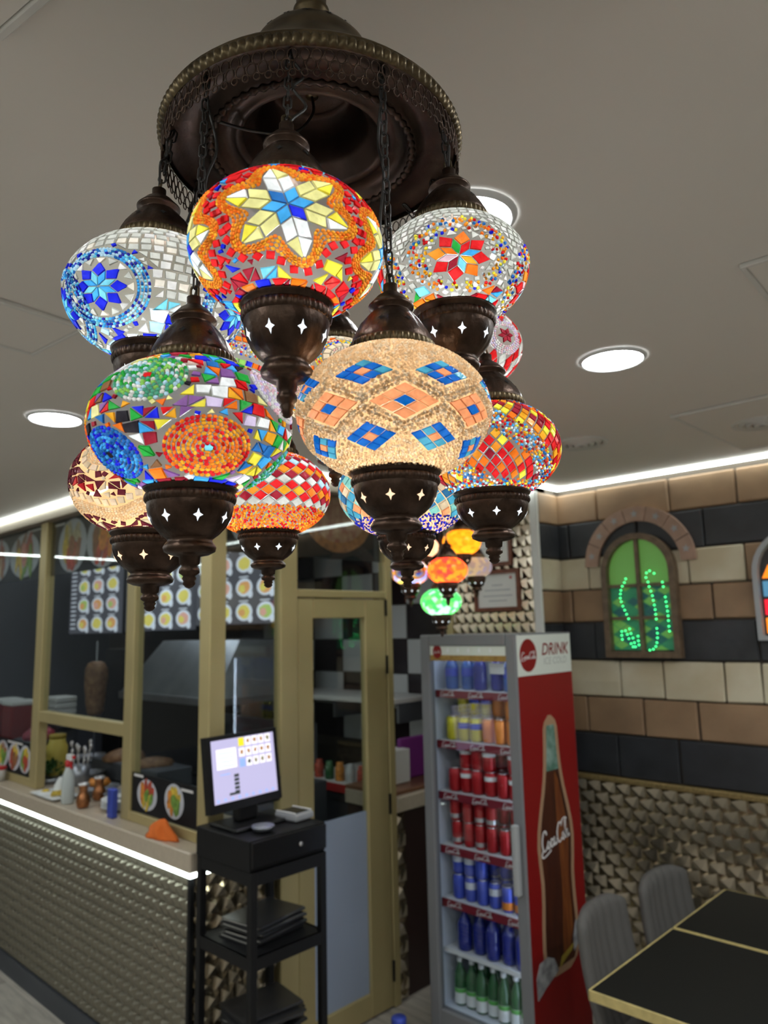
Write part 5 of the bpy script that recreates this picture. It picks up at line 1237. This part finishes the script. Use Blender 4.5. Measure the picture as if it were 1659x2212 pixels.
g_ = empty('towel_dispenser', (-3.05, 3.77, 1.40)); tag(g_, 'grey dispenser with a silver lever on the tiled wall', 'dispenser'); box('dispenser_body', 'steel_dull', g_, -.14, .10, 0, .09, 0, .22, .01, 2); tube('lever', [(.06, -.02, -.1), (.08, -.02, .1), (.085, -.02, .26)], .012, 'steel', g_, 8); box('lever_knob', 'can_silver', g_, .07, .10, -.035, -.005, .26, .29, .006)
bgc = box('white_carton', 'white_trim', None, -3.24, -3.05, 3.20, 3.36, .902, 1.09, .004); tag(bgc, 'white carton on the small counter next to the purple chair back', 'carton')

# ------------------------------------------------------------------ black trolley with till
TX0, TX1, TY0, TY1 = -2.826, -2.446, 1.78, 2.16
tr = empty('till_trolley', ((TX0 + TX1) / 2, (TY0 + TY1) / 2, FL)); tag(tr, 'black metal trolley with open shelves under the till', 'trolley'); RT = Rel(tr)
for x in (TX0, TX1 - .03):
    for y in (TY0, TY1 - .03): RT.box('leg', 'black_metal', x, x + .03, y, y + .03, FL, .885, .002)
for z, h in ((.835, .05), (.535, .045), (.02, .045)):
    s_ = RT.box('shelf', 'black_metal', TX0 + .004, TX1 - .004, TY0 + .004, TY1 - .004, z + h - .012, z + h)
    for a in ((TX0 + .03, TX1 - .03, TY0 + .002, TY0 + .014), (TX0 + .03, TX1 - .03, TY1 - .014, TY1 - .002), (TX0 + .002, TX0 + .014, TY0 + .03, TY1 - .03), (TX1 - .014, TX1 - .002, TY0 + .03, TY1 - .03)): RT.box('shelf_rail', 'black_metal', *a, z, z + h, 0, s_)
cdw = empty('cash_drawer', ((TX0 + TX1) / 2, (TY0 + TY1) / 2, .886)); tag(cdw, 'black cash drawer on top of the trolley under the screen', 'cash drawer'); RQ = Rel(cdw)
RQ.box('drawer_case', 'black_metal', TX0 - .004, TX1 - .012, TY0 - .002, TY1 + .004, .886, 1.0, .003); RQ.box('drawer_front', 'black_gloss', TX1 - .011, TX1 + .003, TY0 + .002, TY1, .90, .995, .003)
lk_ = lathe('drawer_lock', [(.009, 0), (.009, .005), (.0001, .006)], 'can_silver', cdw, 14); lk_.rotation_euler = (0, pi / 2, 0); lk_.location = Vector((TX1 + .003, 2.02, .945)) - Vector(cdw.location)
# touch screen
em('screen_lit', (.60, .56, .86), .95, (.1, .1, .1)); em('scr_white', (.85, .82, .85), 1.0); em('scr_yellow', (.75, .65, .02), 1.0); em('scr_blue', (.25, .38, .80), 1.0); em('scr_dark', (.04, .05, .05), .6); em('scr_food', (.40, .20, .08), .8); em('scr_food2', (.22, .2, .1), .8)
mo = empty('till_screen', (-2.68, 1.935, 1.0), 0); tag(mo, 'till touch screen showing a product grid, tilted back on its base', 'screen')
box('base', 'black_gloss', mo, -.10, .10, -.13, .12, 0, .018, .008, 2); box('neck', 'black_gloss', mo, -.05, .0, -.05, .05, .018, .12, .006)
MO = Matrix.Translation((.03, -.205, .075)) @ Matrix.Rotation(radians(5), 4, 'Z') @ plane_m((0, 0, 0), (0, 1, 0), (-.14, 0, 1))
rr_ = [(0, 0), (.385, 0), (.385, .30), (0, .30)]
cs_ = prism('screen_case', rr_, 'black_gloss', mo, MO @ Matrix.Translation((0, 0, -.035)), .037)
sf = prism('display', [(.022, .035), (.363, .035), (.363, .282), (.022, .282)], 'screen_lit', mo, MO, .0026)
def sq(n, x0, x1, y0, y1, m, t=.003): prism(n, [(x0, y0), (x1, y0), (x1, y1), (x0, y1)], m, sf, MO, t)
sq('order_list', .045, .15, .165, .245, 'scr_white')
for k in range(4): sq('list_line', .052, .14, .175 + k * .017, .178 + k * .017, 'scr_blue', .0034)
for r in range(3):
    for c in range(5):
        x0 = .165 + c * .037; y0 = .245 - r * .042
        if (r, c) == (0, 0): sq('key_yellow', x0, x0 + .03, y0, y0 + .034, 'scr_yellow')
        elif (r, c) == (2, 0): sq('key_blue', x0, x0 + .03, y0, y0 + .034, 'scr_blue')
        else:
            sq('key', x0, x0 + .03, y0, y0 + .034, 'scr_white'); prism('key_picture', ell(.008, .009, 10, x0 + .015, y0 + .018, .2), random.choice(['scr_food', 'scr_food2', 'scr_dark']), sf, MO, .0034)
for k in range(5): sq('keypad_row', .13, .155, .062 + k * .016, .074 + k * .016, 'scr_dark')
sq('keypad_row', .10, .155, .058, .068, 'scr_dark'); sq('list_line', .06, .11, .142, .146, 'scr_blue')
for k in range(9): prism('tool_icon', ell(.006, .006, 8, .04 + k * .037, .046), 'scr_blue', sf, MO, .0032)
box('rear_housing', 'black_gloss', mo, -.10, -.015, .03, .19, .06, .17, .01)
ash = lathe('change_dish', [(.030, 0), (.040, .006), (.048, .018), (.046, .021), (.036, .008), (.0001, .006)], 'steel', None, 28, loc=(-2.535, 1.90, 1.0035)); tag(ash, 'small round metal dish on the trolley in front of the screen', 'dish')
tb_ = empty('card_reader', (-2.60, 2.11, 1.0035), .1); tag(tb_, 'light grey payment terminal lying beside the screen', 'card reader'); box('reader_body', 'grey_plastic', tb_, -.06, .07, -.055, .055, 0, .03, .008, 2); box('reader_display', 'black_gloss', tb_, -.045, .05, -.04, .04, .0301, .033, .002); box('reader_edge', 'white_trim', tb_, -.055, .06, -.052, -.044, .0305, .036, .002); box('reader_edge', 'white_trim', tb_, -.055, .06, .044, .052, .0305, .036, .002)
# leather menus, folded covers lying in piles
pm('leather', (.022, .022, .024), .33, bump=.06, bscale=200)
def menu_mesh():
    v, f = [], []; prof = [(0, .0), (.21, 0), (.216, .004), (.216, .009), (.21, .013), (0, .013), (0, .0105), (.205, .0105), (.21, .0085), (.21, .0045), (.205, .0025), (0, .0025)]
    n = len(prof)
    for y in (0, .27): v += [(x, y, z) for x, z in prof]
    f = [(i, (i + 1) % n, n + (i + 1) % n, n + i) for i in range(n)] + [tuple(range(n)), tuple(range(n, 2 * n))[::-1]]
    bm = bmesh.new(); bm.from_mesh(pyd(v, f)); bmesh.ops.recalc_face_normals(bm, faces=bm.faces); me = meshof(bm); me.materials.append(MATS['leather']); return me
ME_MENU = menu_mesh(); ME_SHEET = None
def menu(x, y, z, rz, label, group, tilt=0):
    e = empty('menu_folder', (x, y, z), rz); e.rotation_euler.x = tilt; tag(e, label, 'menu', group); c = link('menu_cover', ME_MENU, None, e, loc=(-.108, -.135, 0))
    p_ = box('menu_pages', 'paper', e, -.100, .098, -.128, .128, .0032, .0098); return e
for k in range(5): menu(-2.64 + .012 * (k % 2), 1.975 + .01 * ((k * 7) % 3), .582 + k * .0145, .10 + .05 * (k % 3), f'{["fifth", "fourth", "third", "second", "topmost"][k]} black leather menu in the pile on the upper trolley shelf', 'menus on the upper shelf')
NUM = ['first', 'second', 'third', 'fourth', 'fifth', 'sixth', 'seventh', 'eighth', 'ninth', 'tenth', 'eleventh', 'twelfth', 'thirteenth', 'fourteenth', 'fifteenth']
for k in range(15): menu(-2.63 + .02 * sin(k * 2.1), 1.975 + .018 * cos(k * 1.7), .067 + k * .0165, .25 * sin(k * 1.3), f'black leather menu, {NUM[k]} from the bottom of the leaning lower pile', 'menus in the lower pile', .01 * (k % 3))

# ------------------------------------------------------------------ tables and chairs
pm('table_black', (.008, .008, .007), .6, spec=.15); pm('table_gold', (.50, .40, .16), .45, noise=.15, nscale=30); pm('chair_grey', (.092, .087, .082), .8, bump=.15, bscale=160)
def table(y0, y1, label):
    e = empty('dining_table', (-.96, (y0 + y1) / 2, FL)); tag(e, label, 'table', 'black dining tables'); r = Rel(e); zt = .60
    r.box('table_top', 'table_black', -1.372, -.55, y0 + .006, y1 - .006, zt - .028, zt, .003)
    for n, (a, b, c, d) in enumerate(((-1.376, -.546, y0, y0 + .006), (-1.376, -.546, y1 - .006, y1), (-1.378, -1.372, y0, y1), (-.55, -.544, y0, y1))): r.box('gold_edge', 'table_gold', a, b, c, d, zt - .034, zt - .001, .001)
    r.box('pedestal', 'black_metal', -.99, -.93, (y0 + y1) / 2 - .03, (y0 + y1) / 2 + .03, FL + .02, zt - .03, .004); r.box('foot', 'black_metal', -1.2, -.72, (y0 + y1) / 2 - .2, (y0 + y1) / 2 + .2, FL, FL + .02, .006)
table(2.365, 3.035, 'black table top with gold edge, nearer of the two'); table(3.045, 3.61, 'black table top with gold edge, farther one against the wall')
def chair(x, y, rz, label, tilt=-.16):
    e = empty('dining_chair', (x, y, FL), rz); tag(e, label, 'chair', 'grey upholstered chairs')
    # seat toward +x, channelled backrest behind
    v, f = [], []; nu, nv = 41, 16; Wd, H0, H1 = .43, .40, .86
    for side in (1, -1):
        for j in range(nv):
            t = j / (nv - 1)
            for i in range(nu):
                u = i / (nu - 1); yy_ = (u - .5) * Wd * (1 - .10 * t ** 2 - .04 * (1 - t)); ed = (1 - abs(2 * u - 1) ** 10) * (1 - max(0, (t - .9) / .1) ** 3 * .8)
                chn = abs(sin(pi * u * 7)) ** .5
                th = (.010 + .018 * ed * (.45 + .55 * (chn if side > 0 else 1)))
                zc = H0 + (H1 - H0) * t - .04 * (2 * abs(u - .5)) ** 4 * t
                xc = -.20 - .10 * t - .02 * sin(pi * t) + .035 * (2 * (u - .5)) ** 2
                v.append((xc + side * th, yy_, zc))
    N = nu * nv
    for s in (0, 1):
        for j in range(nv - 1):
            for i in range(nu - 1):
                q = (s * N + j * nu + i, s * N + j * nu + i + 1, s * N + (j + 1) * nu + i + 1, s * N + (j + 1) * nu + i); f.append(q if s == 0 else q[::-1])
    for i in range(nu - 1): f.append((i, N + i, N + i + 1, i + 1)); f.append(((nv - 1) * nu + i + 1, N + (nv - 1) * nu + i + 1, N + (nv - 1) * nu + i, (nv - 1) * nu + i))
    for j in range(nv - 1): f.append((j * nu, (j + 1) * nu, N + (j + 1) * nu, N + j * nu)); f.append((j * nu + nu - 1, N + j * nu + nu - 1, N + (j + 1) * nu + nu - 1, (j + 1) * nu + nu - 1))
    bm = bmesh.new(); bm.from_mesh(pyd(v, f)); bmesh.ops.recalc_face_normals(bm, faces=bm.faces)
    link('backrest', meshof(bm), 'chair_grey', e, smooth=True)
    box('seat', 'chair_grey', e, -.20, .22, -.215, .215, .38, .46, .025, 3)
    for sx, sy in ((-.19, -.18), (-.19, .18), (.19, -.18), (.19, .18)): tube('leg', [(sx * 1.08, sy * 1.08, 0), (sx, sy, .385)], lambda t: .011 + .005 * t, 'black_metal', e, 8)
    return e
chair(-1.295, 2.84, 0.05, 'grey upholstered dining chair with channelled back, nearer one by the fridge'); chair(-1.27, 3.315, -.08, 'grey upholstered dining chair with channelled back, farther one by the wall')

# ------------------------------------------------------------------ second chandelier, farther back
def vorglass(name, cols, scale=55):
    m, n, l = nt(name); b = n['Principled BSDF']; out = n['Material Output']; tc = n.new('ShaderNodeTexCoord'); vo = n.new('ShaderNodeTexVoronoi'); vo.inputs['Scale'].default_value = scale
    l.new(tc.outputs['Object'], vo.inputs['Vector']); sep = n.new('ShaderNodeSeparateColor'); l.new(vo.outputs['Color'], sep.inputs[0]); rp = n.new('ShaderNodeValToRGB'); rp.color_ramp.interpolation = 'CONSTANT'
    while len(rp.color_ramp.elements) < len(cols): rp.color_ramp.elements.new(.5)
    for i, c in enumerate(cols): rp.color_ramp.elements[i].position = i / len(cols); rp.color_ramp.elements[i].color = (*c, 1)
    l.new(sep.outputs[0], rp.inputs[0]); t = n.new('ShaderNodeBsdfTranslucent'); l.new(rp.outputs[0], t.inputs[0]); l.new(rp.outputs[0], b.inputs['Base Color']); b.inputs['Roughness'].default_value = .2
    mx = n.new('ShaderNodeMixShader'); mx.inputs[0].default_value = .3; l.new(t.outputs[0], mx.inputs[1]); l.new(b.outputs[0], mx.inputs[2]); l.new(mx.outputs[0], out.inputs[0]); return m
vorglass('far_pink', [(.8, .45, .3), (.85, .6, .45), (.75, .4, .4)]); vorglass('far_orange', [(.9, .3, .01), (.9, .38, .02), (.85, .25, .01)]); vorglass('far_eye', [(.85, .25, .05), (.3, .35, .8), (.85, .6, .1), (.7, .6, .7)]); vorglass('far_red', [(.85, .06, .01), (.9, .14, .01), (.8, .03, .02)]); vorglass('far_grey', [(.35, .25, .2), (.3, .25, .3), (.5, .35, .2)]); vorglass('far_green', [(.05, .45, .08), (.12, .55, .1), (.35, .6, .4), (.05, .35, .12)])
PL2 = Vector((-1.85, 2.27, 2.36))
c2 = empty('chandelier_canopy', (PL2.x, PL2.y, CE)); tag(c2, 'bronze canopy of the farther lamp cluster near the fridge', 'canopy')
lathe('canopy_dish', [(.15, -.235), (.155, -.24), (.15, -.245), (.12, -.235), (.10, -.242), (.06, -.22), (.0001, -.20)], 'bronze_dark', c2, 40, cap=False); lathe('canopy_dome', [(.155, -.238), (.11, -.20), (.06, -.17), (.05, -.13), (.02, -.11), (.015, -.06), (.04, -.001)], 'brass_old', c2, 40, cap=False)
for (p_, s_, mt, lb, en, wm) in (((-1.969, 2.277, 2.123), .137, 'far_pink', 'small pink globe lamp in the far cluster above the fridge', .55, True), ((-1.826, 2.356, 2.134), .157, 'far_orange', 'small orange globe lamp in the far cluster above the fridge', .65, True),
      ((-1.910, 2.134, 2.0095), .147, 'far_eye', 'small blue and yellow eye globe lamp, leftmost of the far cluster', .45, False), ((-1.730, 2.139, 2.006), .150, 'far_red', 'small bright red orange globe lamp in the middle of the far cluster', 1.1, False),
      ((-1.856, 2.486, 2.042), .136, 'far_grey', 'dim grey brown globe lamp, rightmost of the far cluster', .25, False), ((-1.883, 2.283, 1.897), .164, 'far_green', 'small green globe lamp, lowest of the far cluster', .9, False)):
    g = Globe(p_, s_, -50)
    if mt == 'far_eye':
        for lon in (-75, -25, 40, 100, 160, 220):
            n0 = g.dd(lon, -4)
            for r_, c_ in ((.06, 'dblue'), (.14, 'blue'), (.22, 'cyan'), (.30, 'white'), (.38, 'yellow'), (.46, 'orange')): g.ring(n0, r_, [c_], L=.003, W=.0025, sp=.0052)
    finish_lamp(g, lb, mt, en, WARM if wm else WHITE, wm, PL2, group='mosaic globe lamps of the far cluster', prad=.13)
